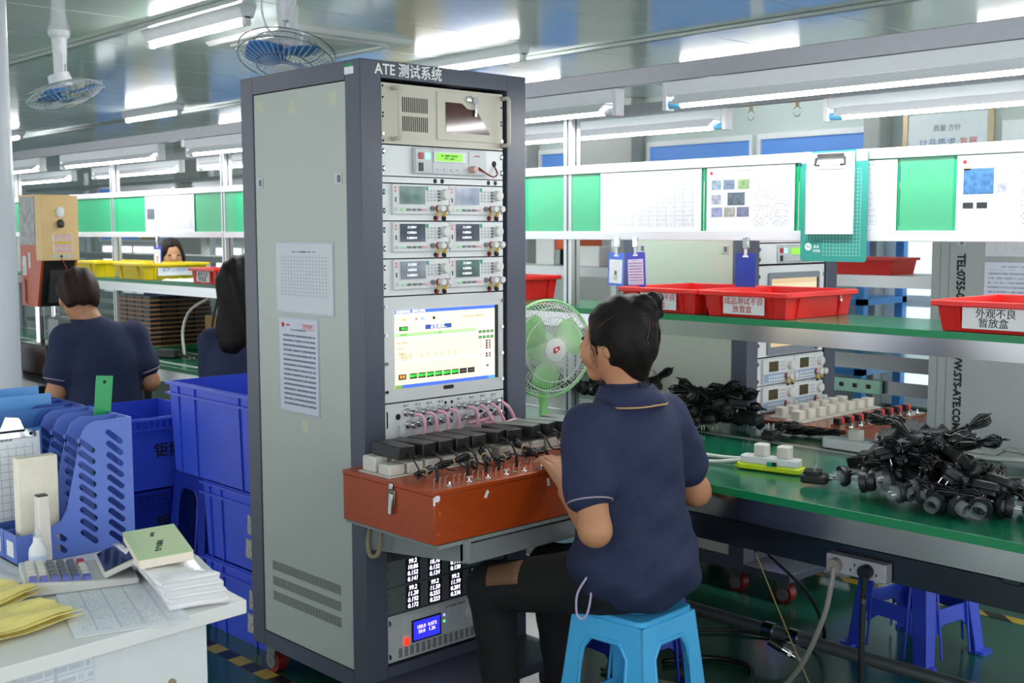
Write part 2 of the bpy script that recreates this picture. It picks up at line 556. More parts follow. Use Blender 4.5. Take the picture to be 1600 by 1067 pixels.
# notice board: rails and green panels
nb = thing('notice_board', 'long white-railed notice board with green panels above the shelf', 'notice board', (3.45, .35, 1.452))
m_rwhite = mat('board_rail_white', '#e3e4ea', .35, var=.02)
bx('bottom_rail', m_rwhite, nb, -.02, .01, 0, 5.742, 0, .034, bevel=.002)
bx('bottom_rail', m_rwhite, nb, -.02, .01, 5.752, 10.6, 0, .034, bevel=.002)
bx('top_rail', m_rwhite, nb, -.02, .01, 0, 5.742, .262, .296, bevel=.002)
bx('top_rail', m_rwhite, nb, -.02, .01, 5.752, 10.6, .262, .296, bevel=.002)
m_gpan = mat('green_board_panel', '#11a871', .3, var=.04, scale=3)
edges = [.0, 1.2, 1.53, 1.9, 2.3, 2.8, 3.62, 5.0, 5.74, 6.39, 7.15, 8.2, 9.4, 10.6]
for a, b in zip(edges[:-1], edges[1:]):
    bx('green_panel', m_gpan, nb, -.006, -.001, a + .003, b - .003, .034, .262)

def board_sheet(label, y0, y1, z0, z1, m, pics=(), sleeve=True, x=3.436):
    """a sheet fixed to the board; local x = -Y in world so it reads left to right"""
    o = thing('notice_paper', label, 'paper sheet', (x, (y0 + y1) / 2, z0), rz=-PI / 2)
    w, h = abs(y1 - y0), z1 - z0
    bx('sheet', m, o, -w / 2, w / 2, 0, .0015, 0, h)
    for n, (a, b, c, d, mm) in enumerate(pics):
        bx('picture', mm, o, -w / 2 + a * w, -w / 2 + b * w, -.001, 0, c * h, d * h)
    return o
m_ph = [mat('photo_print_%d' % i, c, .4, var=.55, scale=60) for i, c in enumerate(('#8fa3b5', '#6f8094', '#7f9a6c', '#a3a7b8', '#56616b', '#8c92b4', '#9b9c96', '#6c6f86', '#3f6f9c', '#2b2f33', '#e9a08a'))]
P1 = paper('form_print_a', 14, 12, '#b9bcc6', '#f3f4f8')
P2 = paper('form_print_b', 30, 0, '#9aa0b0', '#eef0f8', cover=.5, left=.55)
P3 = paper('form_print_c', 12, 9, '#a9aeb8', '#eef0f8')
board_sheet('large white ruled form on the board right of the tall rack', 3.15, 2.655, 1.487, 1.712, P1)
b8 = [(.06, .17, .65, .8), (.2, .33, .65, .8), (.37, .5, .65, .8), (.06, .17, .42, .57), (.25, .45, .4, .6), (.06, .19, .22, .37), (.21, .34, .22, .37), (.36, .5, .22, .37)]
s1 = board_sheet('white instruction sheet with eight small photos on the board', 2.63, 2.26, 1.487, 1.712, P2, [(a, b, c, d, m_ph[i]) for i, (a, b, c, d) in enumerate(b8)])
MB().cyl((-.165, -.001, .205), (-.165, 0, .205), .006, n=14).build('red_mark', m_redink, s1)
board_sheet('white ruled form half hidden behind the green cutting mat', 2.1, 1.885, 1.487, 1.71, P3)
s2 = board_sheet('white instruction sheet with a blue workstation photo at the right edge', 1.688, 1.33, 1.487, 1.712, P2, [(.06, .32, .48, .82, m_ph[8]), (.06, .15, .29, .37, m_ph[9]), (.18, .27, .29, .37, m_ph[9]), (.06, .12, .8, .85, m_ph[10]), (.35, .43, .5, .62, m_ph[3])])
MB().cyl((-.155, -.001, .205), (-.155, 0, .205), .006, n=14).build('red_mark', m_redink, s2)
board_sheet('white sheet with a small dark photo on the distant board section', 7.08, 6.76, 1.487, 1.71, P2, [(.08, .4, .35, .65, m_ph[4])])
board_sheet('plain pale form beside the distant sheet with a photo', 6.755, 6.44, 1.487, 1.71, P3)
board_sheet('pale form on the board left of the orange welding machine', 9.1, 8.75, 1.487, 1.71, P3)
# plastic sleeve edge strips and curved light film on green panel
m_film = mat('clear_film', '#e8fff6', .2, alpha=.05)
for lab, y0, y1 in (('clear plastic sleeve over the green panel right of the tall rack', 3.56, 3.16), ('clear plastic sleeve on the green panel beside the cutting mat', 1.875, 1.70), ('clear curled film on the distant green panel next to the rack', 6.42, 5.98)):
    tag(MB().box(3.437, 3.4385, y1, y0, 1.488, 1.713).build('plastic_sleeve', m_film, None), lab, 'plastic sleeve')

# green cutting mat clipboard hanging on the board
cm = thing('cutting_mat', 'green A4 cutting mat with white grid hanging on the notice board', 'cutting mat', (3.415, 2.097, 1.385), rz=-PI / 2)
m_mat = mat('teal_cutting_mat', '#2f8f84', .45, var=.03)
MB().prism(rrect(-.123, .123, 0, .362, .012), 0, .003, 'y').build('mat_board', m_mat, cm)
m_grid = mat('pale_grid_print', '#a9d8cf', .5)
g = MB()
for i in range(18):
    x = -.108 + i * .0122
    if x < .1: g.box(x, x + .0008, -.0004, 0, .02 if x > -.04 else .07, .30)
for i in range(24):
    z = .02 + i * .0122
    g.box(-.108 if z > .07 else -.04, .1, -.0004, 0, z, z + .0008)
g.build('grid_lines', m_grid, cm)
txt('A4', .018, m_whiteink, cm, (-.062, -.0005, .048))
txt('切割垫', .01, m_whiteink, cm, (-.06, -.0005, .034))
MB().cyl((-.092, -.0006, .048), (-.092, 0, .048), .0125, n=20).build('round_mark', m_whiteink, cm)
txt('N', .017, m_mat, cm, (-.092, -.0008, .048))
for x in (-.105, .1):
    bx('corner_tape', m_rwhite, cm, x - .02, x + .02, -.001, 0, .325, .362)
pp = thing('clipped_paper_stack', 'blank white paper stack clipped onto the green cutting mat', 'paper sheet', (3.4135, 2.105, 1.475), rz=-PI / 2)
bx('paper_stack', paper('faint_form', 22, 14, '#dcdfe4', '#f4f5f7', left=.2, bot=.1, top=.6), pp, -.088, .085, -.012, -.002, 0, .265)
cl = thing('bulldog_clip', 'dark wire clip holding the blank paper stack', 'clip', (3.4, 2.1, 1.725), rz=-PI / 2)
MB().box(-.05, .05, -.004, .0, -.002, .012).build('clip_bar', m_chrome, cl)
MB().tube([(-.053, -.004, .0), (-.055, -.008, -.025), (-.04, -.008, -.025)], .004).build('clip_hook', m_black, cl)
MB().tube([(.053, -.004, .0), (.055, -.008, -.025), (.04, -.008, -.025)], .004).build('clip_hook', m_black, cl)
MB().tube([(-.042, -.008, -.028), (.042, -.008, -.028)], .0016).build('clip_wire', m_chrome, cl)

# badge holders hanging from the bottom rail
def badge(label, y, z0, w, h, m, tilt, front):
    b = thing('badge_holder', label, 'badge', (3.42, y, 1.452), rot=(0, tilt, -PI / 2))
    dz = z0 - 1.452
    MB().prism(rrect(-w / 2, w / 2, dz, dz + h, .005), 0, .004, 'y').build('holder', m, b)
    MB().box(-.012, .012, -.003, .008, -.028, .012).build('metal_clip', m_chrome, b, bevel=.002)
    MB().box(-.006, .006, -.001, .002, dz + h - .008, -.02).build('strap', mat('clear_strap', '#d5d9dc', .3), b)
    bx('slot', m_whiteink, b, -.012, .012, -.0008, 0, dz + h - .014, dz + h - .008)
    if front:
        bx('card', front, b, -w / 2 + .008, w / 2 - .008, -.001, 0, dz + .01, dz + h - .026)
        if 'photo' in label:
            MB().ell((0, -.001, dz + .05), (.007, .001, .01)).build('portrait', mat('portrait_print', '#7c6557', .6, var=.2), b)
            MB().ell((0, -.001, dz + .033), (.012, .001, .012)).build('portrait', m_lightgrey, b)
    return b
m_bdg, m_bdg2 = mat('blue_badge', '#4a72d8', .35), mat('violet_blue_badge', '#3a3fae', .35)
badge('bright blue badge with a portrait photo card hanging from the board rail', 3.05, 1.274, .082, .128, m_bdg, .03, mat('badge_card', '#eceff4', .4))
badge('violet-blue badge with a handwritten pink card hanging from the board rail', 2.957, 1.272, .092, .133, m_bdg2, -.05, paper('pink_card', 9, 0, '#7e7390', '#dccdea', cover=.6))
badge('plain dark blue badge back hanging over the right-hand rack', 2.445, 1.29, .084, .118, mat('royal_blue_badge', '#24378f', .3), .0, None)
badge('small blue badge with a portrait photo hanging above the distant yellow bin', 6.9, 1.276, .1, .128, m_bdg2, 0, mat('badge_card', '#eceff4', .4))
# overhead rail with tube lights in two rows
m_ovr = mat('overhead_tray_grey', '#9a9ba1', .3, metal=.6, var=.03)
ov = thing('overhead_cable_tray', 'long grey metal tray running above the production line', 'cable tray', (3.2, .35, 2.0))
bx('tray', m_ovr, ov, .0, .03, 0, 11.5, .0, .06, bevel=.002)
bx('tray', m_ovr, ov, .47, .5, 0, 11.5, -.05, .0, bevel=.002)
for y in (.65, 2.985, 5.755, 7.223, 8.95):
    bx('cross_bar', m_alu, ov, .0, .5, y - .02, y + .02, -.04, 0)

def tube_light(label, x, y0, y1, z, group, cover='channel', bl=False):
    t = thing('tube_light', label, 'tube light', (x, y0, z), group=group)
    L = y1 - y0
    m_b = m_rwhite
    bx('channel', m_b, t, -.022, .022, .02, L - .02, 0, .05, bevel=.003)
    MB().prism([(-.022, .0), (.022, .0), (.055, -.03), (.052, -.032), (.018, -.006), (-.018, -.006), (-.052, -.032), (-.055, -.03)], .06, L - .06).build('reflector', m_b, t)
    me = None
    for yy, s in ((.0, 1), (L, -1)):
        MB().box(-.022, .022, min(yy, yy + s * .02), max(yy, yy + s * .02), -.045, .05).build('end_holder', m_b, t, bevel=.003)
        MB().cyl((0, yy + s * .02, -.028), (0, yy + s * .07, -.028), .0132, n=12).build('tube_cap', mat('blue_cap', '#4fa4cc', .4) if bl else m_lightgrey, t)
    MB().cyl((0, .07, -.028), (0, L - .07, -.028), .0125, n=10).build('tube', m_tube, t, smooth='auto')
    return t
nr = [(1.2, 2.63), (2.84, 4.3), (4.63, 6.04), (6.36, 7.77), (8.1, 9.5)]
nl = ['near-row tube light at the right edge above the cutting mat', 'near-row tube light right of the tall rack', 'near-row tube light just left of the tall rack', 'near-row tube light above the two distant forms', 'near-row tube light above the orange welding machine']
for (a, b), l in zip(nr, nl):
    tube_light(l, 3.2, a, b, 1.945, 'tube lights hung in the near row of the line', bl=a < 2)
fr = [(.95, 2.31), (2.73, 4.1), (5.45, 6.85), (7.08, 8.42), (8.78, 10.1)]
fl = ['far-row tube light at the right edge below the near one', 'far-row tube light above the large ruled form', 'far-row tube light left of the tall rack behind the post', 'far-row tube light above the yellow bins', 'farthest far-row tube light behind the welding machine']
for (a, b), l in zip(fr, fl):
    tube_light(l, 3.7, a, b, 1.915, 'tube lights hung in the far row of the line', bl=a < 3)
# key rings hooked on the rear tray
for y, l in ((2.62, 'left of two wire rings hooked under the rear tray'), (2.42, 'right of two wire rings hooked under the rear tray')):
    r = thing('hook_ring', l, 'hook', (3.685, y, 1.95))
    MB().tube([(0, .016 * math.cos(a), -.035 + .018 * math.sin(a)) for a in [2 * PI * i / 14 for i in range(14)]], .0018, 5, closed=True).build('ring', m_chrome, r)
    MB().cyl((0, 0, -.017), (0, 0, 0), .007, n=8).build('hook_base', mat('olive_hook', '#a59a7c', .4), r)

# ceiling tube lights
def ceil_light(label, x, y, L=1.25):
    t = thing('ceiling_light', label, 'tube light', (x, y, 2.8), group='tube lights mounted on the ceiling')
    MB().prism([(-.06, 0), (.06, 0), (.035, -.07), (-.035, -.07)], 0, L).build('housing', m_rwhite, t)
    MB().cyl((0, .04, -.09), (0, L - .04, -.09), .016, n=10).build('tube', m_tube, t, smooth='auto')
    for yy in (.0, L - .04):
        bx('end_holder', m_rwhite, t, -.02, .02, yy, yy + .04, -.11, -.06)
ceil_light('ceiling tube light at the upper left beside the round fan', 3.66, 6.15)
ceil_light('ceiling tube light above the distant orange welding machine', 5.9, 11.3)
ceil_light('ceiling tube light directly above the right corner of the tall rack', 5.85, 6.1)
for k, y in enumerate((2.6, 5.2, 7.8, 10.4, 13.0)):  # lamps added out of view behind the overhead tray to brighten the far wall
    ceil_light('%s added unseen ceiling tube light from the right, brightening the far wall' % ('first', 'second', 'third', 'fourth', 'fifth')[k], 8.0, y)
ceil_light('small distant ceiling tube light at the far left', 5.9, 15.6)
# ================================================================ SECOND LINE AND FAR THINGS
t = thing('rear_line_bench', 'steel-edged bench of the second line far behind the racks', 'workbench', (6.3, 2.5, 0))
bx('tabletop', m_green, t, 0, .9, 0, 14, .73, .75)
bx('steel_apron', m_steel, t, -.01, 0, 0, 14, .66, .75)
bx('steel_apron', m_steel, t, -.004, .0, 0, 14, .52, .6)
for y in (.3, 3.2, 6.2, 9.2, 12.5):
    bx('leg', m_alu, t, .05, .1, y, y + .05, 0, .73)
    bx('leg', m_alu, t, .8, .85, y, y + .05, 0, .73)
t = thing('rear_upper_shelf', 'steel shelf of the second line far behind the racks', 'shelf', (6.3, 2.5, 1.15))
bx('shelf_board', mat('worn_pale_board', '#b7b9b1', .4), t, 0, .45, 0, 14, .055, .07)
bx('steel_fascia', m_steel, t, -.01, 0, 0, 14, 0, .07)
t = thing('rear_notice_board', 'green and white notice board on posts of the second line far behind', 'notice board', (6.3, 2.5, 1.15))
for y in (.2, 3.3, 6.3, 9.3, 12.6):
    bx('post', m_alu, t, .2, .25, y, y + .05, -.4, .6 if y < 6 else 1.1)
bx('board_rail', m_rwhite, t, .18, .2, 0, 14, .32, .36)
bx('board_rail', m_rwhite, t, .18, .2, 0, 14, .58, .62)
bx('green_panel', m_gpan, t, .185, .195, 0, 14, .36, .58)
bx('lower_tray', m_steel, t, -.03, .25, 5, 14, .8802, .92)
for i, y in ((2, 8.4), (3, 10.4), (4, 12.2)):
    tube_light(['rear line tube light behind the cutting mat', 'rear line tube light behind the tall rack', 'rear line tube light seen left of the tall rack', 'rear line tube light seen behind the distant forms', 'rear line tube light seen behind the welding machine'][i], 6.3, y, y + 1.4, 1.98, 'tube lights of the second line')
tp = thing('terminal_strip', 'pale green terminal strip on the second line apron', 'terminal strip', (6.28, 3.5, .52))
bx('strip_body', mat('pale_green_plastic', '#9cc4b4', .4), tp, -.03, 0, 0, .5, 0, .08, bevel=.004)
for k in range(4):
    bx('socket', m_ink, tp, -.032, -.03, .06 + k * .09, .09 + k * .09, .03, .055)
# blue shelving upright frames near the far wall
m_bshelf = mat('blue_shelving', '#3b86cf', .35, var=.05)
t = thing('blue_storage_rack', 'tall blue metal storage rack near the far wall between the racks', 'storage rack', (8.2, 4.75, 0))
for x, y in ((0, 0), (0, .9), (.6, 0), (.6, .9)):
    bx('upright', m_bshelf, t, x, x + .07, y, y + .07, 0, 2.0)
for z in (.35, .9, 1.5):
    bx('shelf_deck', m_bshelf, t, 0, .67, 0, .97, z, z + .05)
MB().obox((.03, .48, 1.7), (.03, 1.0, .05), (.6, 0, 0)).build('brace', m_bshelf, t)
t = thing('blue_locker', 'tall blue cabinet behind the distant red bin', 'cabinet', (7.6, 11.4, 0))
bx('body', m_bshelf, t, 0, .5, -.9, .0, 0, 2.1, bevel=.01)
bx('door', mat('blue_door', '#4a7fc0', .4), t, -.015, 0, -.88, -.46, .1, 2.05)
bx('door', mat('blue_door', '#4a7fc0', .4), t, -.015, 0, -.44, -.02, .1, 2.05)
t = thing('orange_press_machine', 'orange machine head on the second line right of the tall rack', 'machine', (6.52, 6.35, 1.2205))
bx('head', mat('orange_enamel', '#d2581c', .35), t, 0, .3, -.12, .32, .12, .45, bevel=.01)
bx('front_plate', m_white, t, -.02, 0, .1, .3, .0, .2, bevel=.004)
bx('column', m_black, t, .1, .2, .05, .15, 0, .3)

# ---------------------------------------------------------------- bins
def bin_thing(name, label, loc, m, sx, sy, h, rz=0, group=None, tiny=False):
    """open plastic bin, footprint sx (local x) by sy (local y), walls, rim, ribs"""
    t = thing(name, label, 'bin', loc, rz, group)
    w, k = .004, .93
    b = MB()
    ax, ay = sx / 2, sy / 2
    o0 = [(-ax * k, -ay * k, 0), (ax * k, -ay * k, 0), (ax * k, ay * k, 0), (-ax * k, ay * k, 0)]
    o1 = [(-ax, -ay, h), (ax, -ay, h), (ax, ay, h), (-ax, ay, h)]
    i1 = [(-ax + w, -ay + w, h), (ax - w, -ay + w, h), (ax - w, ay - w, h), (-ax + w, ay - w, h)]
    i0 = [(-ax * k + w, -ay * k + w, w), (ax * k - w, -ay * k + w, w), (ax * k - w, ay * k - w, w), (-ax * k + w, ay * k - w, w)]
    b.add(o0 + o1 + i1 + i0, [(3, 2, 1, 0)] + [(i, (i + 1) % 4, 4 + (i + 1) % 4, 4 + i) for i in range(4)] + [(4 + i, 4 + (i + 1) % 4, 8 + (i + 1) % 4, 8 + i) for i in range(4)] + [(8 + i, 8 + (i + 1) % 4, 12 + (i + 1) % 4, 12 + i) for i in range(4)] + [(12, 13, 14, 15)])
    b.build('shell', m, t, recalc=False)
    r, rh = .014, .016
    rb = MB()
    rb.box(-ax - r, ax + r, -ay - r, -ay + .002, h - rh, h + .002).box(-ax - r, ax + r, ay - .002, ay + r, h - rh, h + .002)
    rb.box(-ax - r, -ax + .002, -ay, ay, h - rh, h + .002).box(ax - .002, ax + r, -ay, ay, h - rh, h + .002)
    rb.build('rim', m, t, bevel=.003)
    if not tiny:
        for i in (-1, 1):
            for j in (-.62, .62):
                MB().frustum(j * ax - .006, j * ax + .006, i * ay * k - .004, i * ay * k + .004, .0, j * ax - .006, j * ax + .006, i * (ay + .004) - .006, i * (ay + .004) + .006, h - .01).build('rib', m, t)
                MB().frustum(i * ax * k - .004, i * ax * k + .004, j * ay - .006, j * ay + .006, .0, i * (ax + .004) - .006, i * (ax + .004) + .006, j * ay - .006, j * ay + .006, h - .01).build('rib', m, t)
    return t
m_lab = mat('label_paper', '#e8e6ea', .5, var=.02)
def bin_label(t, sx, sy, h, side, w, hh, l1, l2, m, s=.03):
    """label on local -x or -y face"""
    rz = -PI / 2 if side == 'x' else 0
    d = (sx if side == 'x' else sy) / 2 * .975 + .004
    e = bpy.data.objects.new('label_card', None)
    me = MB().box(-w / 2, w / 2, 0, .0015, -hh / 2, hh / 2).mesh('label_card')
    e = link('label_card', me, m_lab, t)
    e.location = (-d - .003, 0, h * .48) if side == 'x' else (0, -d - .003, h * .48)
    e.rotation_euler = (-.05 if side == 'y' else 0, 0.0, rz)
    txt(l1, s, m, e, (0, -.0006, hh * .2), bold=0)
    txt(l2, s, m, e, (-w * .03, -.0006, -hh * .24), bold=0)
b = bin_thing('red_bin', 'red bin labelled in red characters, left of the two beside the bun-haired woman', (3.54, 2.765, SHZ), m_red, .42, .34, .088)
bin_label(b, .42, .34, .088, 'x', .17, .062, '成品测试不良', '暂放盒', m_redink, .027)
b = bin_thing('red_bin', 'red bin labelled in red characters, standing under the green cutting mat', (3.54, 2.385, SHZ), m_red, .42, .34, .088)
bin_label(b, .42, .34, .088, 'x', .17, .062, '成品测试不良', '放置盒', m_redink, .027)
for z in (.05, .062):
    bx('sticker', m_lab, b, .12, .13, -.176, -.172, z, z + .01)
b = bin_thing('red_bin', 'red bin labelled in black characters at the right edge of the shelf', (3.53, 1.5, SHZ), m_red, .42, .36, .09)
bin_label(b, .42, .36, .09, 'x', .2, .064, '外观不良', '暂放盒', m_ink, .03)
bin_thing('red_bin', 'unlabelled red bin on the shelf between the rack and the fan', (3.6, 3.85, SHZ), m_red, .26, .34, .1)
b = bin_thing('red_bin', 'red bin with a black-lettered label on the distant shelf', (3.42, 6.06, SHZ), m_red, .28, .28, .09)
bin_label(b, .28, .28, .09, 'x', .15, .06, '超声不良', '暂放盒', m_ink, .03)
b = bin_thing('yellow_bin', 'yellow bin with a white label on the distant shelf', (3.52, 7.05, SHZ), m_yellow, .44, .38, .1)
bin_label(b, .44, .38, .1, 'y', .24, .05, '超声上线材料', ' ', m_bink, .03)
bin_thing('yellow_bin', 'unlabelled yellow bin partly behind the orange welding machine', (3.5, 7.75, SHZ), m_yellow, .4, .4, .1)
b = bin_thing('red_bin', 'small red bin with a tiny label on the second line shelf', (6.5, 5.5, 1.22), m_red, .25, .4, .1, tiny=True)
bx('label_card', m_lab, b, -.132, -.127, -.07, .07, .03, .07)
bin_thing('red_bin', 'pinkish red bin on the second line shelf under the cutting mat', (6.5, 3.75, 1.22), m_red, .3, .5, .1, tiny=True)
bin_thing('red_bin', 'dark red bin on the second line shelf behind the background woman', (6.5, 10.2, 1.22), mat('dark_red_plastic', '#a81f2c', .35), .3, .55, .1, tiny=True)
tag(bx('white_carton', m_white, None, 6.42, 6.6, 5.9, 6.2, 1.221, 1.37, bevel=.004), 'white carton beside the small red bin on the second line shelf', 'carton')
# white paper beside red bin on distant shelf
pg = [[(3.33 + .03 * j + .01 * math.sin(i), 6.3 + i * .07, SHZ + .003 + .004 * ((i * j) % 3)) for j in range(8)] for i in range(6)]
tag(MB().sheet(pg).build('loose_sheet', m_lab, None, solid=.004), 'crumpled white sheet lying between the distant yellow and red bins', 'paper sheet')

# ---------------------------------------------------------------- tray stack on the distant bench
m_tray = mat('tray_brown_board', '#9a7350', .6, var=.1)
m_adp = mat('adapter_black', '#1a1b1d', .42, var=.12)
for k in range(11):
    t = thing('adapter_tray', ('bottom tray of the stack of adapter trays' if k == 0 else 'topmost adapter tray of the stack' if k == 10 else 'brown tray filled with black adapters within the tall stack'), 'tray', (3.26, 6.7, .785 + k * .028), group='stacked adapter trays')
    bx('tray_board', m_tray, t, 0, .42, 0, .44, 0, .004)
    bx('edge_strip', m_tray, t, -.004, 0, 0, .44, 0, .008)
    bx('edge_strip', m_tray, t, 0, .42, -.004, 0, 0, .008)
    for i in range(4):
        bx('adapter', m_adp, t, .008, .075, .012 + i * .107, .108 + i * .107, .005, .0265)
    for i in range(3):
        bx('adapter', m_adp, t, .085 + i * .111, .187 + i * .111, .012, .1, .005, .0265)
tag(bx('tray_base_block', m_greenedge, None, 3.24, 3.7, 6.68, 7.16, .7535, .784), 'green block under the stack of adapter trays', 'block')
tag(bx('cardboard_box', mat('cardboard', '#b08a56', .7, var=.06), None, 3.52, 3.7, 6.3, 6.5, .7535, .98, bevel=.003), 'small brown cardboard box beside the adapter trays', 'cardboard box')
tag(MB().tube(bez((3.3, 6.35, .76), (3.32, 6.4, .9), (3.36, 6.38, 1.02), (3.42, 6.25, 1.1)), .009, 8).build('hanging_cable', m_wcable, None, smooth=True), 'white cable rising in front of the adapter trays', 'cable')
tag(MB().tube(bez((3.34, 6.1, .76), (3.36, 6.12, .95), (3.4, 6.12, 1.1)), .008, 8).build('hanging_cable', m_bcable, None, smooth=True), 'black cable rising in front of the adapter trays', 'cable')
for y, l in ((6.35, 'black power brick lying left on the distant bench strip'), (5.72, 'black power brick near the distant aluminium post')):
    t = thing('power_brick', l, 'adapter', (3.2, y, .7535), .4)
    bx('case', m_adp, t, -.03, .03, -.07, .07, 0, .05, bevel=.006)
    MB().tube(bez((0, -.07, .02), (.03, -.12, .01), (-.02, -.17, .008)), .004).build('lead', m_bcable, t)
tag(MB().tube([(3.22 + .03 * math.cos(a) * (1 + .1 * math.sin(3 * a)), 6.14 + .05 * math.sin(a), .76 + .004 * math.sin(5 * a)) for a in [2 * PI * i / 40 * 3 for i in range(40)]], .004).build('coiled_lead', m_bcable, None), 'small black coiled lead on the distant bench strip', 'cable')
# ---------------------------------------------------------------- ceiling fans and air unit
def ceil_fan(label, x, y, tilt, rz):
    t = thing('ceiling_fan', label, 'fan', (x, y, 2.8), rz, 'white ceiling fans with blue blades')
    m_f = mat('fan_white', '#dcdee3', .35)
    MB().lathe([(.07, 0), (.07, -.03), (.05, -.05), (.04, -.2), (.03, -.22)], 20).build('mount', m_f, t, smooth='auto')
    MB().prism([(-.05, -.14), (-.015, -.14), (-.02, -.3), (-.04, -.3)], -.03, .03).build('yoke_arm', m_f, t)
    MB().prism([(.05, -.14), (.015, -.14), (.02, -.3), (.04, -.3)], -.03, .03).build('yoke_arm', m_f, t)
    e = bpy.data.objects.new('fan_head', None)
    me = MB().lathe([(.02, .06), (.07, .05), (.075, .0), (.06, -.04), (.03, -.05)], 20).mesh('motor')
    e = link('motor', me, m_f, t, smooth='auto')
    e.location = (0, 0, -.33)
    e.rotation_euler = (tilt, 0, 0)
    R_ = .25
    for zz, rr in ((-.05, R_), (-.1, R_ * 1.0), (-.14, R_ * .6), (-.03, R_ * .7)):
        MB().tube([(rr * math.cos(a), rr * math.sin(a), zz) for a in [2 * PI * i / 32 for i in range(32)]], .003, 5, closed=True).build('cage_ring', m_chrome, e)
    w = MB()
    for i in range(40):
        a = 2 * PI * i / 40
        c, s_ = math.cos(a), math.sin(a)
        w.tube([(.06 * c, .06 * s_, -.02), (R_ * .7 * c, R_ * .7 * s_, -.03), (R_ * c, R_ * s_, -.075), (R_ * .9 * c, R_ * .9 * s_, -.11), (R_ * .6 * c, R_ * .6 * s_, -.14), (.05 * c, .05 * s_, -.15)], .0014, 4)
    w.build('cage_wires', m_f, e)
    MB().lathe([(.05, -.15), (.05, -.155)], 20).build('cage_badge', m_f, e)
    m_bl = mat('fan_blade_blue', '#2f72b8', .3, var=.04)
    for i in range(3):
        a = 2 * PI * i / 3 + .5
        g = []
        for j in range(6):
            r = .04 + .17 * j / 5
            hw = .03 + .07 * math.sin(PI * (j + 1) / 7)
            row = []
            for q in (-1, -.3, .4, 1):
                an = a + q * hw / max(r, .06)
                row.append((r * math.cos(an), r * math.sin(an), -.085 + .022 * q))
            g.append(row)
        MB().sheet(g).build('blade', m_bl, e, smooth=True, solid=.003)
    MB().tube(bez((.05, .02, -.05), (.12, .05, -.12), (.1, .05, -.25), (.04, .03, -.31)), .006).build('wire_loop', m_f, t)
ceil_fan('white ceiling fan with blue blades at the top above the tall rack', 3.42, 5.35, .35, 2.2)
ceil_fan('white ceiling fan with blue blades at the upper left near the column', 3.2, 7.75, -.3, .9)
t = thing('ceiling_air_unit', 'square white ceiling air conditioner panel behind the upper fan', 'air conditioner', (4.65, 7.0, 2.8))
MB().frustum(-.5, .5, -.5, .5, -.03, -.52, .52, -.52, .52, 0).build('panel', m_white, t)
for i in range(4):
    o = MB().box(-.34, .34, .36, .43, -.045, -.028).build('louvre', m_lightgrey, t, bevel=.01)
    o.rotation_euler = (0, 0, i * PI / 2)
MB().frustum(-.25, .25, -.25, .25, -.04, -.28, .28, -.28, .28, -.028).build('grille', m_lightgrey, t)
for i in range(9):
    bx('grille_slot', m_seam, t, -.22, .22, -.21 + i * .05, -.2 + i * .05, -.042, -.039)
# ================================================================ TEST RACKS
m_wheel = mat('caster_red', '#7a1f1c', .4)
m_rub = mat('caster_grey', '#6d7070', .4)
def caster(parent, x, y, top=.1):
    c = MB().box(x - .022, x + .022, y - .03, y + .03, top - .012, top).prism([(y - .03, top - .01), (y + .03, top - .01), (y + .012, .03), (y - .012, .03)], x - .026, x - .023, 'x').prism([(y - .03, top - .01), (y + .03, top - .01), (y + .012, .03), (y - .012, .03)], x + .023, x + .026, 'x').build('caster', mat('caster_fork', '#75827b', .35, metal=.5), parent)
    MB().cyl((x - .02, y, .04), (x + .02, y, .04), .04, n=20).build('wheel', m_wheel, c, smooth='auto')
    MB().cyl((x - .028, y, .04), (x + .028, y, .04), .026, n=16).cyl((x - .032, y, .04), (x + .032, y, .04), .006, n=8).build('hub', m_rub, c, smooth='auto')

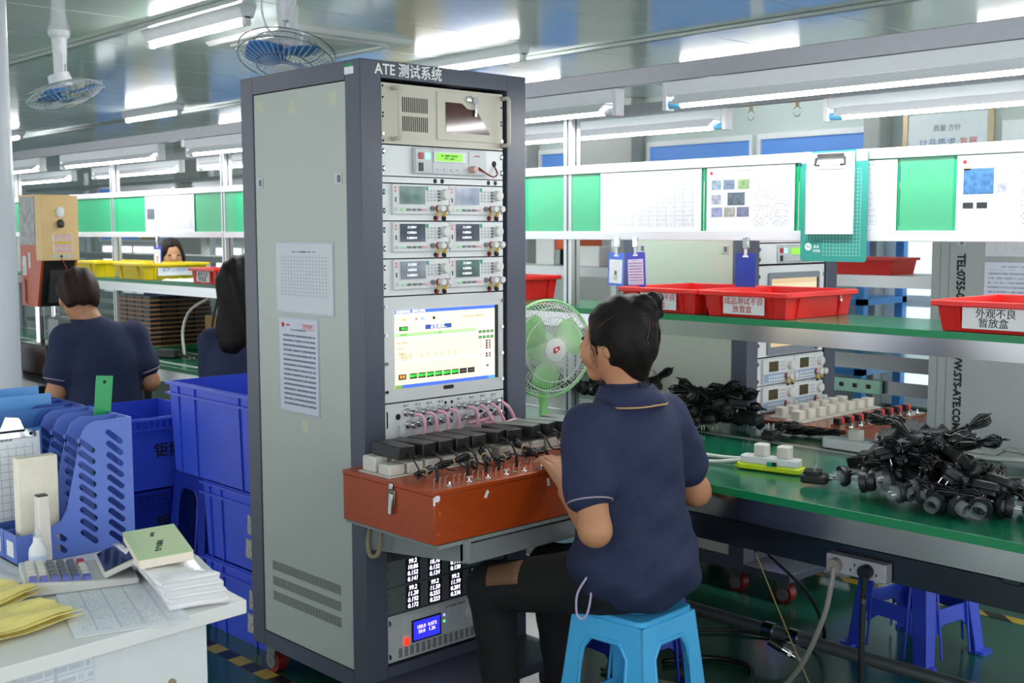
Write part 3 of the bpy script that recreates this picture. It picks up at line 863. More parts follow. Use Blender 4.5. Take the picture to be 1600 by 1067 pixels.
def make_rack(label, loc, mf, mp, W_=.658, D_=.662, z0=.1, z1=1.982, tongue=.22, latches=True, vents=True, zp=1.927):
    t = thing('test_rack', label, 'equipment rack', loc)
    c = .0767
    cr = W_ - .575
    for x0, x1, y0, y1 in ((0, c, 0, .0752), (W_ - cr, W_, 0, .0752), (0, c, D_ - .0752, D_), (W_ - cr, W_, D_ - .0752, D_)):
        bx('corner_post', mf, t, x0, x1, y0, y1, z0, z1, bevel=.003)
    for za, zb in ((z0, .153), (zp, z1)):
        bx('side_beam', mf, t, 0, .04, .0752, D_ - .0752, za, zb)
        bx('side_beam', mf, t, W_ - .04, W_, .0752, D_ - .0752, za, zb)
    bx('front_beam', mf, t, c, W_ - cr, 0, .04, zp + .006, z1)
    bx('front_beam', mf, t, c, W_ - cr, 0, .04, z0, .166)
    bx('back_panel', mf, t, c, W_ - cr, D_ - .02, D_, z0, z1)
    bx('top_panel', mf, t, .02, W_ - .02, .03, D_ - .02, z1 - .015, z1 - .002)
    bx('base_plate', mf, t, 0.002, W_ - .002, -tongue, D_, z0 - .002, z0 + .032, bevel=.003)
    bx('inner_back', m_dark, t, c, W_ - cr, .3, .32, .15, zp)
    for y in (.06, D_ - .07, -tongue + .05):
        for x in (.05, W_ - .05):
            caster(t, x, y)
    for x0, x1, s in ((.003, .012, -1), (W_ - .012, W_ - .003, 1)):
        p = bx('side_panel', mp, t, x0, x1, .0775, D_ - .0775, .1555, zp - .0025, bevel=.0015)
        xo = x0 if s < 0 else x1
        if s < 0 and latches:
            for y in (.116, .555):
                zl = 1.627 if zp > 1.9 else 1.395
                l = bx('latch', m_lightgrey, p, xo - .003, xo, y - .017, y + .017, zl, zl + .033, bevel=.001)
                bx('latch_slot', mat('latch_dark', '#5e6064', .4), l, xo - .0035, xo - .002, y - .012, y + .004, zl + .006, zl + .027)
        if s < 0 and vents:
            for zt in (.406, .354, .303):
                b = MB()
                for i in range(44):
                    y = .142 + i * .0089
                    b.box(xo - .0004, xo + .002, y, y + .0045, zt - .031, zt)
                v = b.build('vent_row', mat('vent_dark', '#4c4f4c', .6), p)
    return t

R1 = make_rack('tall grey-blue test rack with pale side panel in the centre', (2.012, 2.778, 0), m_frame, m_panel)
txt('ATE 测试系统', .043, m_whiteink, R1, (.179, -.0008, 1.956), bold=.0006, sx=.97)
bx('asset_sticker', m_lab, R1, -.0008, 0, .03, .075, 1.941, 1.962)
bx('asset_sticker', m_greenedge, R1, -.0008, 0, .03, .075, 1.962, 1.972)
m_patch = mat('tape_residue', '#c2c3ad', .5)
for y, z in ((.545, 1.885), (.36, 1.871), (.14, 1.88), (.32, .88)):
    bx('tape_patch', m_patch, R1, .0024, .003, y - .02, y + .02, z - .02, z + .02)
# grey tray with drawer under the fixture box
m_tg = mat('tray_grey', '#8b918f', .4, var=.03)
MB().prism([(-.43, .652), (0, .652), (0, .545), (-.39, .588), (-.43, .6)], .015, .03, 'x').build('tray_bracket', m_tg, R1)
MB().prism([(-.43, .652), (0, .652), (0, .545), (-.39, .588), (-.43, .6)], .628, .643, 'x').build('tray_bracket', m_tg, R1)
bx('tray_top', m_tg, R1, -.07, .7, -.42, 0, .644, .654)
bx('tray_front', m_tg, R1, .015, .045, -.42, -.41, .59, .644)
bx('keyboard_drawer', mat('drawer_grey', '#9da09f', .35, metal=.3), R1, .052, .61, -.4, -.03, .575, .632, bevel=.003)
tag(MB().tube(bez((2.02, 2.76, .66), (1.99, 2.74, .58), (1.985, 2.72, .545), (2.0, 2.7, .56), (2.0, 2.69, .65)), .007, 6).build('loop_cable', mat('beige_cord', '#8d8468', .5), None, smooth=True), 'beige cord looping down below the left rear of the wooden box', 'cable')
# sheets taped on the rack side
P4 = paper('inspection_form', 20, 18, '#4f5462', '#cfd1d8', cover=.35, top=.84, bot=.22)
P5 = paper('rules_sheet', 19, 0, '#6a7186', '#cdd0de', cover=.62, top=.84, bot=.05, left=.1, right=.95)
def side_sheet(label, x, y0, y1, z0, z1, m, tilt=0):
    o = thing('taped_sheet', label, 'paper sheet', (x, (y0 + y1) / 2, z0), rot=(0, tilt, -PI / 2))
    w, h = abs(y1 - y0), z1 - z0
    bx('plastic_sleeve', mat('sleeve_grey', '#a9adb4', .25), o, -w / 2, w / 2, 0, .001, 0, h)
    bx('sheet', m, o, -w / 2 + .006, w / 2 - .006, -.001, 0, .006, h - .006)
    return o
side_sheet('square ruled inspection form in a sleeve on the rack side', 2.0135, 2.778 + .472, 2.778 + .148, 1.23, 1.457, P4)
o = side_sheet('tall page of printed rules below the square form on the rack side', 2.0135, 2.778 + .462, 2.778 + .235, .914, 1.221, P5)
MB().cyl((-.085, -.0016, .28), (-.085, -.001, .28), .008, n=16).build('logo_mark', m_redink, o)
bx('red_stamp', mat('stamp_red', '#b9403e', .6), o, .02, .09, -.0014, -.001, .268, .286)
bx('stamp_field', mat('stamp_white', '#d6d3dc', .5), o, .0215, .0885, -.0018, -.0014, .2695, .2845)
txt('文件受控', .014, m_redink, o, (.055, -.002, .277))
txt('JUBO', .009, m_redink, o, (-.055, -.0014, .28))

# ---------------------------------------------------------------- rack instruments (local: rack front-left, x right, y back)
FX0, FX1 = .0775, .559
def unit(name, label, cat, z0, z1, m, base=(2.012, 2.778, 0), y=.004, group=None, flange=.003, x0=FX0, x1=FX1):
    t = thing(name, label, cat, (base[0], base[1] + y, z0), group=group)
    bx('face_plate', m, t, x0, x1, 0, flange, .0012, z1 - z0 - .0012, bevel=.001)
    bx('chassis', m_lightgrey, t, x0 + .02, x1 - .02, flange, .26, .004, z1 - z0 - .004)
    return t
def screws(t, zs, xs=(.0835, .5525)):
    for x in xs:
        for z in zs:
            bx('slot', m_dark, t, x - .0035, x + .0035, -.0006, 0, z - .008, z + .008)
            MB().cyl((x, 0, z), (x, -.004, z), .0048, n=8).build('screw', m_chrome, t)
def knob(t, x, z, r, d, m, name='knob'):
    k = MB().lathe([(r * 1.05, 0), (r, -.002), (r * .96, -d), (r * .8, -d - .0015)], 18, (x, 0, z), 'y').build(name, m, t, smooth='auto')
    return k
def btn(t, x, z, w, h, m, d=.003, name='button'):
    return bx(name, m, t, x - w / 2, x + w / 2, -d, 0, z - h / 2, z + h / 2, bevel=.0008)
m_lcd = mat('green_lcd', '#7bc23e', emit=.75)
m_redb = mat('red_button', '#b5262e', .35)
m_redlit = mat('red_lit_switch', '#ff2a14', emit=1.6)
m_grnb = mat('green_lit_button', '#8effd0', emit=.9)
m_rterm = mat('red_terminal', '#a52f30', .4)
m_wknob = mat('white_knob', '#d9d8d4', .4)

# industrial computer
t = unit('rack_computer', 'beige rack computer with handles and a brown window at the top', 'computer', 1.743, 1.922, m_beige)
for zc in (.119, .063):
    b = MB()
    for i in range(13):
        x = .155 + i * .0077
        b.box(x, x + .0038, -.0005, .001, zc - .022, zc + .022)
    b.build('vent_slots', m_dark, t)
dr = bx('door', m_beige, t, .286, .546, -.004, 0, .022, .168, bevel=.001)
MB().prism([(.32, .048), (.318, .137), (.383, .137), (.395, .13), (.406, .122), (.43, .12), (.441, .122), (.499, .052), (.497, .046)], -.0052, -.004, 'y').build('window', mat('brown_acrylic', '#4a2119', .1, var=.2, scale=20), dr)
MB().lathe([(.011, 0), (.011, -.006), (.007, -.008)], 16, (.412, -.004, .151), 'y').build('lock', m_chrome, dr, smooth='auto')
MB().cyl((.435, -.014, .148), (.435, -.011, .148), .011, n=14).box(.431, .439, -.0135, -.0115, .1, .14).build('keys', m_chrome, dr)
for x in (.118, .553):
    MB().tube([(x, 0, .163), (x, -.03, .163), (x, -.036, .157), (x, -.036, .022), (x, -.03, .016), (x, 0, .016)], .0065, 10).build('handle', m_beige, t, smooth=True)
for x in (.0835, .553):
    for z in (.168, .135, .09, .08, .03, .01):
        MB().cyl((x, -.0005, z), (x, .001, z), .0035, n=8).build('hole', m_dark, t)
    MB().cyl((x, -.004, .03), (x, 0, .03), .005, n=8).build('screw', m_chrome, t)

# safety tester
t = unit('safety_tester', 'white panel with a grey safety tester and green display', 'tester', 1.65, 1.742, m_white)
p = bx('tester_face', mat('tester_grey', '#b9bcc0', .4), t, .188, .476, -.012, 0, .01, .088, bevel=.002)
m_lg2 = mat('tester_light', '#c4c7ca', .4)
for x0, x1 in ((.194, .256), (.259, .402), (.405, .47)):
    bx('sub_panel', m_lg2, p, x0, x1, -.0135, -.012, .014, .084)
bx('display_bezel', m_white, p, .262, .392, -.017, -.0135, .046, .078, bevel=.001)
bx('display', m_lcd, p, .269, .374, -.0178, -.017, .05, .074)
txt('AC 3000V 10.0mA\nTEST  60.0s', .0085, m_ink, p, (.321, -.0182, .062))
o_ = MB().box(.204, .222, -.017, -.0135, .054, .073).build('stop_button', m_redb, p, bevel=.001)
o_ = MB().box(.229, .247, -.017, -.0135, .054, .073).build('start_button', m_grnb, p, bevel=.001)
bx('power_switch', m_black, p, .205, .221, -.017, -.0135, .018, .043, bevel=.001)
for x in (.283, .309, .337, .365):
    bx('key', m_lightgrey, p, x - .008, x + .008, -.016, -.0135, .02, .028, bevel=.0008)
knob_ = MB().lathe([(.011, -.0135), (.011, -.022), (.009, -.034)], 16, (.415, 0, .028), 'y').build('terminal', mat('rose_terminal', '#c99a90', .4), p, smooth='auto')
for c_, dz in ((m_rterm, 0), (m_black, .006)):
    MB().tube(bez((.43, -.03, .028 + dz), (.455, -.035, .018), (.49, -.03, .008), (.517, -.02, .018), (.52, -.001, .046)), .0026, 6).build('test_lead', c_, t, smooth=True)
MB().cyl((.521, -.0008, .05), (.521, .001, .05), .0095, n=16).build('cable_hole', m_dark, t)
txt('DANGER', .006, m_redink, p, (.437, -.0138, .07))
screws(t, (.072, .022))
t = unit('blank_panel', 'narrow white blank panel with four holes under the safety tester', 'panel', 1.63, 1.65, m_white)
for x in (.278, .306, .497, .526):
    MB().cyl((x, -.0006, .01), (x, .001, .01), .0072, n=14).build('cable_hole', m_dark, t)

# power supplies: three rows of two
m_scr = [mat('screen_silver_%d' % i, c, .12, metal=.55, var=.35, scale=28) for i, c in enumerate(('#9a9ca3', '#a7a9b4', '#5b5f6b', '#4f525d', '#7d8790', '#4f6b66'))]
m_yel = mat('yellow_boot', '#d8b32c', .4)
row_z = ((1.519, 1.6295), (1.407, 1.5185), (1.2955, 1.4065))
rown = ('top', 'middle', 'bottom')
for r, (z0, z1) in enumerate(row_z):
    pl = unit('supply_mounting_panel', 'white mounting panel behind the %s row of power supplies' % rown[r], 'panel', z0, z1, m_white)
    screws(pl, (.085, .03))
    for x in (.277, .309, .497, .526):
        MB().cyl((x, -.0006, .0095), (x, .001, .0095), .007, n=14).build('cable_hole', m_dark, pl)
    for c in range(2):
        i = r * 2 + c
        xb = .109 + c * .218
        t = thing('power_supply', 'white bench power supply, %s of the %s row in the tall rack' % (('left', 'right')[c], rown[r]), 'power supply', (2.012 + xb, 2.778 + .004, z0 + .02), group='bench power supplies in the tall rack')
        bx('case', m_inst, t, 0, .216, -.01, .0, 0, .0885, bevel=.0015)
        bz = MB().box(.02, .122, -.0112, -.01, .028, .084).build('screen_bezel', m_inst, t)
        bx('screen', m_scr[i], t, .024, .12, -.0125, -.0112, .03, .083)
        if r > 0:
            for q, s_ in enumerate(('25.000V', '0.0000A', '0.0000W')):
                txt(s_, .0105, mat('display_white', '#e8e8f0', emit=.8), t, (.068, -.0128, .073 - q * .016), align='CENTER')
        for q in range(4):
            for k in range(4):
                bx('key', m_lightgrey if k < 3 else m_rub, t, .131 + k * .0133, .139 + k * .0133, -.0125, -.01, .068 - q * .0095, .0735 - q * .0095)
        k_ = MB().lathe([(.0175, -.01), (.0165, -.012), (.0155, -.026), (.013, -.028)], 20, (.196, 0, .06), 'y').build('knob', m_wknob, t, smooth='auto')
        bx('sticker', mat('green_sticker', '#1c9b74', .4), t, .124, .134, -.0108, -.01, .072, .083)
        for z in (.078, .068):
            MB().cyl((.0095, -.0112, z), (.0095, -.01, z), .004, n=8).build('lamp', mat('pink_lamp', '#d98a94', .4), t)
        bx('usb_slot', m_dark, t, .008, .012, -.0106, -.01, .036, .05)
        bx('switch', m_lightgrey, t, .008, .018, -.0125, -.01, .01, .02)
        for k, mm in enumerate((mat('mint_key', '#9fe3ae', .4), m_rub, m_rub, m_rub, mat('rose_key', '#e3a0a6', .4))):
            bx('soft_key', mm, t, .03 + k * .0205, .045 + k * .0205, -.0125, -.01, .01, .017, bevel=.0008)
        MB().cyl((.148, -.016, .018), (.148, -.01, .018), .0075, n=12).build('sense_jack', m_rub, t)
        for x, mm in ((.172, m_rterm), (.2, m_black)):
            tm = MB().cyl((x, -.016, .018), (x, -.01, .018), .0105, n=14).build('terminal', mm, t, smooth='auto')
            MB().lathe([(.0095, -.016), (.0105, -.018), (.0105, -.035), (.009, -.037)], 14, (x + .001, 0, .018), 'y').build('terminal_cap', m_wknob, tm, smooth='auto')
            MB().cyl((x - .003, -.014, .008), (x - .003, -.013, -.006), .0042, n=8).build('boot', m_yel, tm)
            dx = -.004 if x < .18 else 0
            MB().tube(bez((x - .003, -.013, -.005), (x - .003 + dx, -.014, -.014), (x + dx, -.004, -.016), (x, .004, -.0105)), .003, 6).build('lead', m_rterm if x < .18 else m_bcable, tm, smooth=True)
# monitor
t = unit('rack_monitor', 'white rack monitor panel showing a cream test program', 'monitor', .975, 1.2945, m_inst)
screws_z = (.29, .205, .12, .035)
for x in (.084, .552):
    for z in screws_z:
        MB().cyl((x, 0, z), (x, -.005, z), .0055, n=10).build('screw', m_chrome, t)
def em(n, c, e): return mat('ui_' + n, c, emit=e)
sc_ = bx('screen', em('cream', '#fbe2c0', .72), t, .1165, .535, -.0012, 0, .041, .2775)
def ui(x0, x1, z0, z1, m, name='interface_block', y=-.0016):
    return bx(name, m, sc_, .1165 + x0 * .4185, .1165 + x1 * .4185, y, -.0012, .041 + z0 * .2365, .041 + z1 * .2365)
U_blue, U_dblue, U_green, U_blk, U_lav, U_grn2, U_pink = em('blue', '#3f66d6', .8), em('deepblue', '#2b4a9a', .6), em('mint', '#a4ef8f', .8), em('black', '#141812', .25), em('lavender', '#d8d2ea', .7), em('leaf', '#7aa63e', .6), em('rose', '#f7d5c6', .8)
U_txt, U_gtx, U_wtx = em('greytext', '#a89f90', .5), em('greentext', '#4cf05a', 1.0), em('whitetext', '#ffffff', 1.0)
ui(.965, 1, 0, 1, U_blk, 'dark_edge', -.002)
ui(0, .965, .955, 1, U_blue, 'title_bar')
ui(0, .965, 0, .045, U_blue, 'task_bar')
ui(0, .06, 0, .045, U_grn2, 'start_button', -.002)
ui(.89, .965, 0, .045, em('tray', '#4f9bd0', .8), 'tray_area', -.002)
ui(0, .775, .66, .705, U_green, 'table_header')
ui(0, .775, .645, .66, U_lav)
ui(0, .775, .32, .345, U_lav)
ui(.79, .96, .06, .84, U_rose if False else U_pink)
ui(.04, .12, .735, .79, U_blk, 'readout')
ui(.28, .53, .735, .795, U_dblue, 'status_banner')
def uit(s, x, z, size, m, al='CENTER'):
    return txt(s, size, m, sc_, (.1165 + x * .4185, -.0023, .041 + z * .2365), align=al)
uit('100.0', .08, .762, .012, U_gtx)
uit('正在测试...', .405, .765, .014, U_wtx)
uit('自动测试系统 - [测试主界面]', .01, .977, .009, U_wtx, 'LEFT')
uit('充电器及适配器 自动测试系统', .74, .87, .007, U_txt)
uit('测试项目      1      2      3      4      5      6      7      8     标准', .05, .682, .0065, em('greentab', '#4d8a4d', .4), 'LEFT')
for k, (x, s) in enumerate(((.02, '输入功率测试'), (.02, '输出电压'), (.02, '负载调整率'), (.05, '测试电压 5.00V'), (.05, '测试电流 1.00A'), (.07, '效率 %'))):
    uit(s, x, (.58, .51, .445, .42, .39, .36)[k], .0065, U_txt, 'LEFT')
for k in range(6):
    for z in (.42, .39):
        uit('0.00', .24 + k * .065, z, .0055, U_txt)
for k in range(6):
    ui(.13 + k * .0795, .2 + k * .0795, .11, .18, U_blk, 'channel_box')
    uit('测试中', .165 + k * .0795, .145, .0105, U_gtx)
    uit(str(k + 1), .165 + k * .0795, .2, .006, U_txt)
for k in range(2):
    ui(.607 + k * .0795, .677 + k * .0795, .11, .18, em('charcoal', '#2a2632', .3), 'channel_box')
    uit('· · · ·', .642 + k * .0795, .145, .008, U_wtx)
ui(.03, .1, .11, .18, U_blk, 'channel_box')
uit('复位', .065, .145, .011, em('orangetext', '#ffb347', 1))
for q in range(2):
    for k in range(4):
        ui(.8 + k * .04, .83 + k * .04, .63 - q * .075, .665 - q * .075, U_blk, 'channel_lamp', -.002)
        uit('PASS', .815 + k * .04, .647 - q * .075, .004, U_gtx)
for z in (.52, .487, .455, .423, .345, .312):
    ui(.87, .92, z - .012, z + .012, U_blk, 'value_box', -.002)
    uit('1.00', .895, z, .0045, U_wtx)
    uit('设定', .82, z, .005, U_txt)
ui(.875, .9, .165, .2, em('jade', '#2f8f62', .6), 'emblem', -.002)
for k in range(7):
    ui(.02 + k * .055, .045 + k * .055, .86, .895, [U_lav, em('gold', '#e0b050', .6), U_lav, U_txt, em('sky', '#7aa7e0', .7), U_pink, U_blk][k], 'tool_icon')
MB().prism(rrect(.305, .347, .023, .035, .005), -.001, .001, 'y').build('sensor_window', m_black, t)
# connector panel
t = unit('connector_panel', 'white panel of silver coaxial connectors with pink cables', 'connector panel', .70, .9735, m_inst)
bx('slot', m_dark, t, .083, .088, -.0006, 0, .2, .25)
bx('slot', m_dark, t, .549, .554, -.0006, 0, .2, .25)
m_pink = mat('pink_cable', '#d8a3b4', .45, var=.06)
ups = (.156, .201, .246, .292, .369, .42, .466, .513)
def conn(x, z):
    c = MB().cyl((x, 0, z), (x, -.006, z), .0135, n=6).cyl((x, -.006, z), (x, -.02, z), .009, n=12).cyl((x, -.02, z), (x, -.033, z), .0108, n=10).cyl((x, -.033, z), (x, -.042, z), .006, n=8).build('connector', m_chrome, t, smooth='auto')
    return c
for i, x in enumerate(ups):
    conn(x, .242)
    conn(x + .006, .205)
    txt('AC-%d' % (i % 4 + 1), .009, m_ink, t, (x, -.0006, .262))
    e = [(x + .012, -.05, .1), (x + .012, -.05, .1)][0]
    if i < 5:
        pts = bez((x, -.042, .242), (x + .018, -.06, .232), (x + .024, -.062, .19), (x + .01, -.05, .14), (x - .005, -.03, .1))
    else:
        pts = bez((x, -.042, .242), (x + .012, -.062, .225), (x + .03, -.068, .19), (min(x + .045, .56), -.06, .165), (.5, -.055, .15))
    MB().tube(pts, .0055, 7).build('pink_cable', m_pink, t, smooth=True)
MB().tube(bez((.37, -.045, .19), (.42, -.055, .195), (.46, -.06, .2)), .0055, 7).build('pink_cable', m_pink, t, smooth=True)
MB().tube(bez((.42, -.05, .19), (.47, -.075, .178), (.53, -.078, .185), (.565, -.07, .18)), .006, 7).build('pink_cable', m_pink, t, smooth=True)
for x, z in ((.126, .231), (.313, .256), (.338, .256), (.338, .236), (.312, .215), (.338, .216), (.337, .195), (.458, .209), (.503, .207), (.527, .222), (.246, .208)):
    MB().cyl((x, -.0006, z), (x, .001, z), .005 if .3 < x < .34 else .0095, n=14).build('panel_hole', m_dark, t)
MB().cyl((.135, -.01, .205), (.135, -.01, .15), .011, n=10).cyl((.135, -.01, .19), (.135, -.01, .18), .014, n=6).build('clear_valve', mat('clear_grey', '#c9ced4', .15), t)
# power meter units
m_met = mat('meter_grey', '#5c6363', .5)
m_seg = mat('white_led_digits', '#e6e0ff', emit=2.6)
def meter(label, z0, z1, cols):
    t = unit('power_meter_unit', label, 'power meter', z0, z1, m_met)
    for x0, lines in cols:
        w = bx('display_window', m_dark, t, x0, x0 + .056, -.002, 0, .004, z1 - z0 - .004, bevel=.001)
        for k, s_ in enumerate(lines):
            txt(s_, .0195, m_seg, w, (x0 + .026, -.0026, (z1 - z0) * (.84 - .225 * k)), shear=.15, sx=.95)
    for z in (.02, .06):
        MB().cyl((.086, 0, z), (.086, -.004, z), .005, n=8).build('screw', m_met, t)
    return t
meter('upper grey meter unit with white digits half hidden under the tray', .409, .492, [(.148, ('99.2', '10.86', '0.152', '0.141')), (.235, ('99.2', '10.76', '0.132', '0.124')), (.32, ('99.2', '10.91', '0.144', '0.138'))])
t = meter('lower grey meter unit with four columns of white digits', .325, .4085, [(.148, ('99.2', '11.20', '0.192', '0.172')), (.235, ('99.2', '11.50', '0.255', '0.223')), (.32, ('99.2', '11.99', '0.281', '0.236')), (.403, ('99.2', '10.88', '0.172', '0.159'))])
bx('lit_switch', m_redlit, t, .503, .518, -.006, 0, .012, .034, bevel=.001)
# AC source
def ac_source(label, base, z0, z1, group=None):
    t = unit('power_source', label, 'power source', z0, z1, mat('source_grey', '#b9bcbe', .4), base)
    bx('sub_panel', m_lg2, t, .134, .545, -.001, 0, .045, .137)
    w = bx('display_bezel', m_black, t, .168, .285, -.004, 0, .046, .116, bevel=.001)
    bx('display', mat('blue_display', '#3030d8', emit=.9), w, .174, .279, -.0046, -.004, .051, .111)
    txt('100.0  0.073\n50.0   1.26', .016, mat('display_digits', '#ffe9c8', emit=1.2), w, (.226, -.005, .083))
    bx('lit_switch', m_redlit, t, .138, .156, -.006, 0, .044, .068, bevel=.001)
    for q in range(3):
        for k in range(5):
            bx('key', m_lightgrey, t, .313 + k * .0125, .32 + k * .0125, -.003, 0, .075 + q * .012, .082 + q * .012)
    MB().cyl((.299, -.003, .105), (.299, 0, .105), .004, n=8).build('lamp', mat('blue_lamp', '#8090ff', emit=2), t)
    MB().cyl((.299, -.003, .085), (.299, 0, .085), .004, n=8).build('lamp', mat('green_lamp', '#60ffa0', emit=1), t)
    MB().lathe([(.018, 0), (.0175, -.012), (.015, -.014)], 18, (.405, 0, .092), 'y').build('knob', m_wknob, t, smooth='auto')
    bx('outlet', m_white, t, .445, .485, -.003, 0, .07, .125, bevel=.002)
    bx('outlet_hole', m_dark, t, .463, .467, -.0034, -.003, .1, .112)
    bx('outlet_hole', m_dark, t, .452, .461, -.0034, -.003, .08, .086)
    bx('outlet_hole', m_dark, t, .469, .478, -.0034, -.003, .08, .086)
    b = MB()
    for k in range(19):
        for q in range(6):
            x = .118 + k * .0225
            b.box(x, x + .014, -.0004, .001, .01 + q * .005, .0125 + q * .005)
    b.build('vent_grid', m_dark, t)
    txt('AC POWER SOURCE', .009, m_ink, t, (.345, -.0014, .128))
    screws(t, (.125, .02), xs=(.0845,))
    return t
ac_source('grey AC power source with a blue display at the bottom of the tall rack', (2.012, 2.778, 0), .174, .322)

# ================================================================ WOODEN FIXTURE BOX ON THE TALL RACK
BX, BY = 1.93, 2.36
t = thing('fixture_box', 'red-brown wooden fixture box in front of the tall rack', 'fixture box', (BX, BY, .656))
bx('carcass', m_wood, t, 0, .79, 0, .415, 0, .132, bevel=.002)
bx('lid', m_wood, t, -.002, .792, -.002, .416, .1325, .146, bevel=.002)
l = bx('latch', mat('brass_latch', '#7b7464', .3, metal=.8), t, -.006, 0, .165, .195, .075, .125, bevel=.003)
MB().obox((-.009, .178, .085), (.006, .016, .06), (.1, 0, 0)).build('latch_lever', m_chrome, l, bevel=.002)
bx('latch_hook', m_chrome, l, -.008, -.003, .172, .188, .125, .142, bevel=.002)
for x, z in ((.012, .115), (.018, .085), (.012, .03)):
    MB().cyl((x, -.003, z), (x, 0, z), .004, n=8).build('nail_head', mat('putty_spot', '#b5653a', .5), t)
MB().prism(rrect(.0, .018, .118, .135, .006), -.003, -.002, 'y').build('chip', m_lab, t)
for x, z, r in ((.185, .112, .5), (.425, .11, -.2), (-.001, .12, 0)):
    MB().obox((x, -.002, z), (.007 if r == 0 else .01, .001, .022), (0, r, 0)).build('paint_chip', m_lab, t)
# white socket blocks under the adapters, switches and jacks along the lid
m_led = mat('green_led', '#1f9a4a', .3)
for i in range(11):
    x = .045 + i * .066 + (.025 if i > 5 else 0)
    b = MB().box(x - .0325, x + .0325, .21, .36, .1465, .15).build('socket_base', m_plug, t, bevel=.001)
    MB().box(x - .028, x + .028, .215, .27, .15, .182).box(x - .024, x + .026, .29, .35, .15, .195).build('socket_block', m_plug, b, bevel=.006)
for i in range(10):
    x = .09 + i * .07
    for dx in (-.02, 0, .02):
        MB().tube([(x + dx, .085, .146), (x + dx, .085, .156), (x + dx + .006, .085, .158)], .0016, 5).build('jack_pin', m_chrome, t)
    s_ = MB().lathe([(.009, .146), (.009, .148), (.004, .15), (.003, .158)], 12, (x - .01, .03, 0)).build('toggle_switch', m_chrome, t, smooth='auto')
    if i in (1, 3):
        MB().ell((x + .03, .04, .147), (.009, .005, .002)).build('lamp_cap', m_led, t)
    if i % 2:
        bx('tag', m_lab, t, x + .024, x + .044, .074, .082, .146, .1475)

def twisty(mb, c, d, n, L_, w, seed=1):
    """bundle of folded cable loops along direction d, pinched in the middle"""
    rr = random.Random(seed)
    d = Vector(d).normalized()
    a = Vector((0, 0, 1)).cross(d).normalized()
    u = d.cross(a)
    c = Vector(c)
    for k in range(max(4, n // 2)):
        th = PI * k / max(4, n // 2)
        e = a * math.cos(th) + u * math.sin(th)
        hl = L_ * rr.uniform(.4, .52)
        sh = d * rr.uniform(-.06, .06) * L_
        pts = []
        for i in range(16):
            t = 2 * PI * i / 16
            cs, sn = math.cos(t), math.sin(t)
            wid = w * (.22 + .62 * abs(cs) ** .8 * (1 - .25 * cs * cs)) * rr.uniform(.85, 1.15)
            pts.append(c + sh + d * hl * cs + e * wid * (1 if sn > 0 else -1) * min(1, abs(sn) * 1.9))
        mb.tube(pts, .0025, 5, closed=True)
m_tie = mat('tan_twist_tie', '#cfae78', .5)
tops = [(0, 0), (.0, 0), (0, 0), (0, 0), (0, 0), (0, .35), (0, -.12), (0, .25), (0, .3), (0, .3), (0, -.1)]
for i in range(11):
    x = .072 + i * .066 + (.022 if i > 5 else 0)
    rz = (-.06, .18, .12, .1, .06, .42, -.1, .34, .36, .38, 0.05)[i]
    nm = ('nearest the latch end of the box', 'second from the latch end', 'third from the latch end', 'fourth from the latch end', 'fifth from the latch end', 'sixth from the latch end, turned askew', 'seventh, just right of the pink cables', 'eighth, with a grey label on top', 'ninth, with a grey label on top', 'tenth, with a grey label on top', 'last one, half behind the seated woman')[i]
    t2 = thing('power_adapter', 'black adapter on the wooden box, ' + nm, 'adapter', (BX + x, BY + .275, .656 + .196), rz, 'power adapters plugged in along the wooden box')
    bx('case', m_adp, t2, -.029, .029, -.075, .06, 0, .037, bevel=.003)
    if 7 <= i:
        bx('rating_label', mat('adapter_label', '#79807d', .35, var=.08), t2, -.026, .026, -.07, .055, .0368, .0374)
    MB().cyl((0, -.075, .014), (0, -.09, .012), .0048, .003, n=8).build('strain_relief', m_bcable, t2)
    # lead to coil to jack (local frame)
    cx, cy = ((i * 37) % 5 - 2) * .006 + .02, -.15
    lead = MB().tube(bez((0, -.088, .012), (.006, -.105, -.005), (.016, -.12, -.035), (cx, cy, -.038)), .0022, 6)
    lead.build('lead', m_bcable, t2, smooth=True)
    cb = MB()
    ang = (.5, -.6, .9, 1.0, .3, 1.1, .2, .6, .9, .7, .4)[i]
    d = (math.cos(ang), math.sin(ang), .25 if i % 2 else .0)
    twisty(cb, (cx, cy + .005, -.026 if i % 2 == 0 else -.012), d, 9, .1, .016)
    cb.build('coiled_lead', m_bcable, t2)
    cc = Vector((cx, cy + .005, -.026 if i % 2 == 0 else -.012))
    dv = Vector(d).normalized()
    MB().tube([cc + (dv.orthogonal().normalized() * math.cos(a) + dv.cross(dv.orthogonal().normalized()) * math.sin(a)) * .0095 for a in [2 * PI * k / 10 for k in range(10)]], .0018, 5, closed=True).build('twist_tie', m_tie, t2)
    MB().cyl((cx + .02, cy - .03, -.05), (cx + .02, cy - .03, -.018), .0045, n=8).cyl((cx + .02, cy - .03, -.02), (cx + .016, cy - .02, -.012), .004, n=8).build('jack_plug', m_black, t2, smooth='auto')
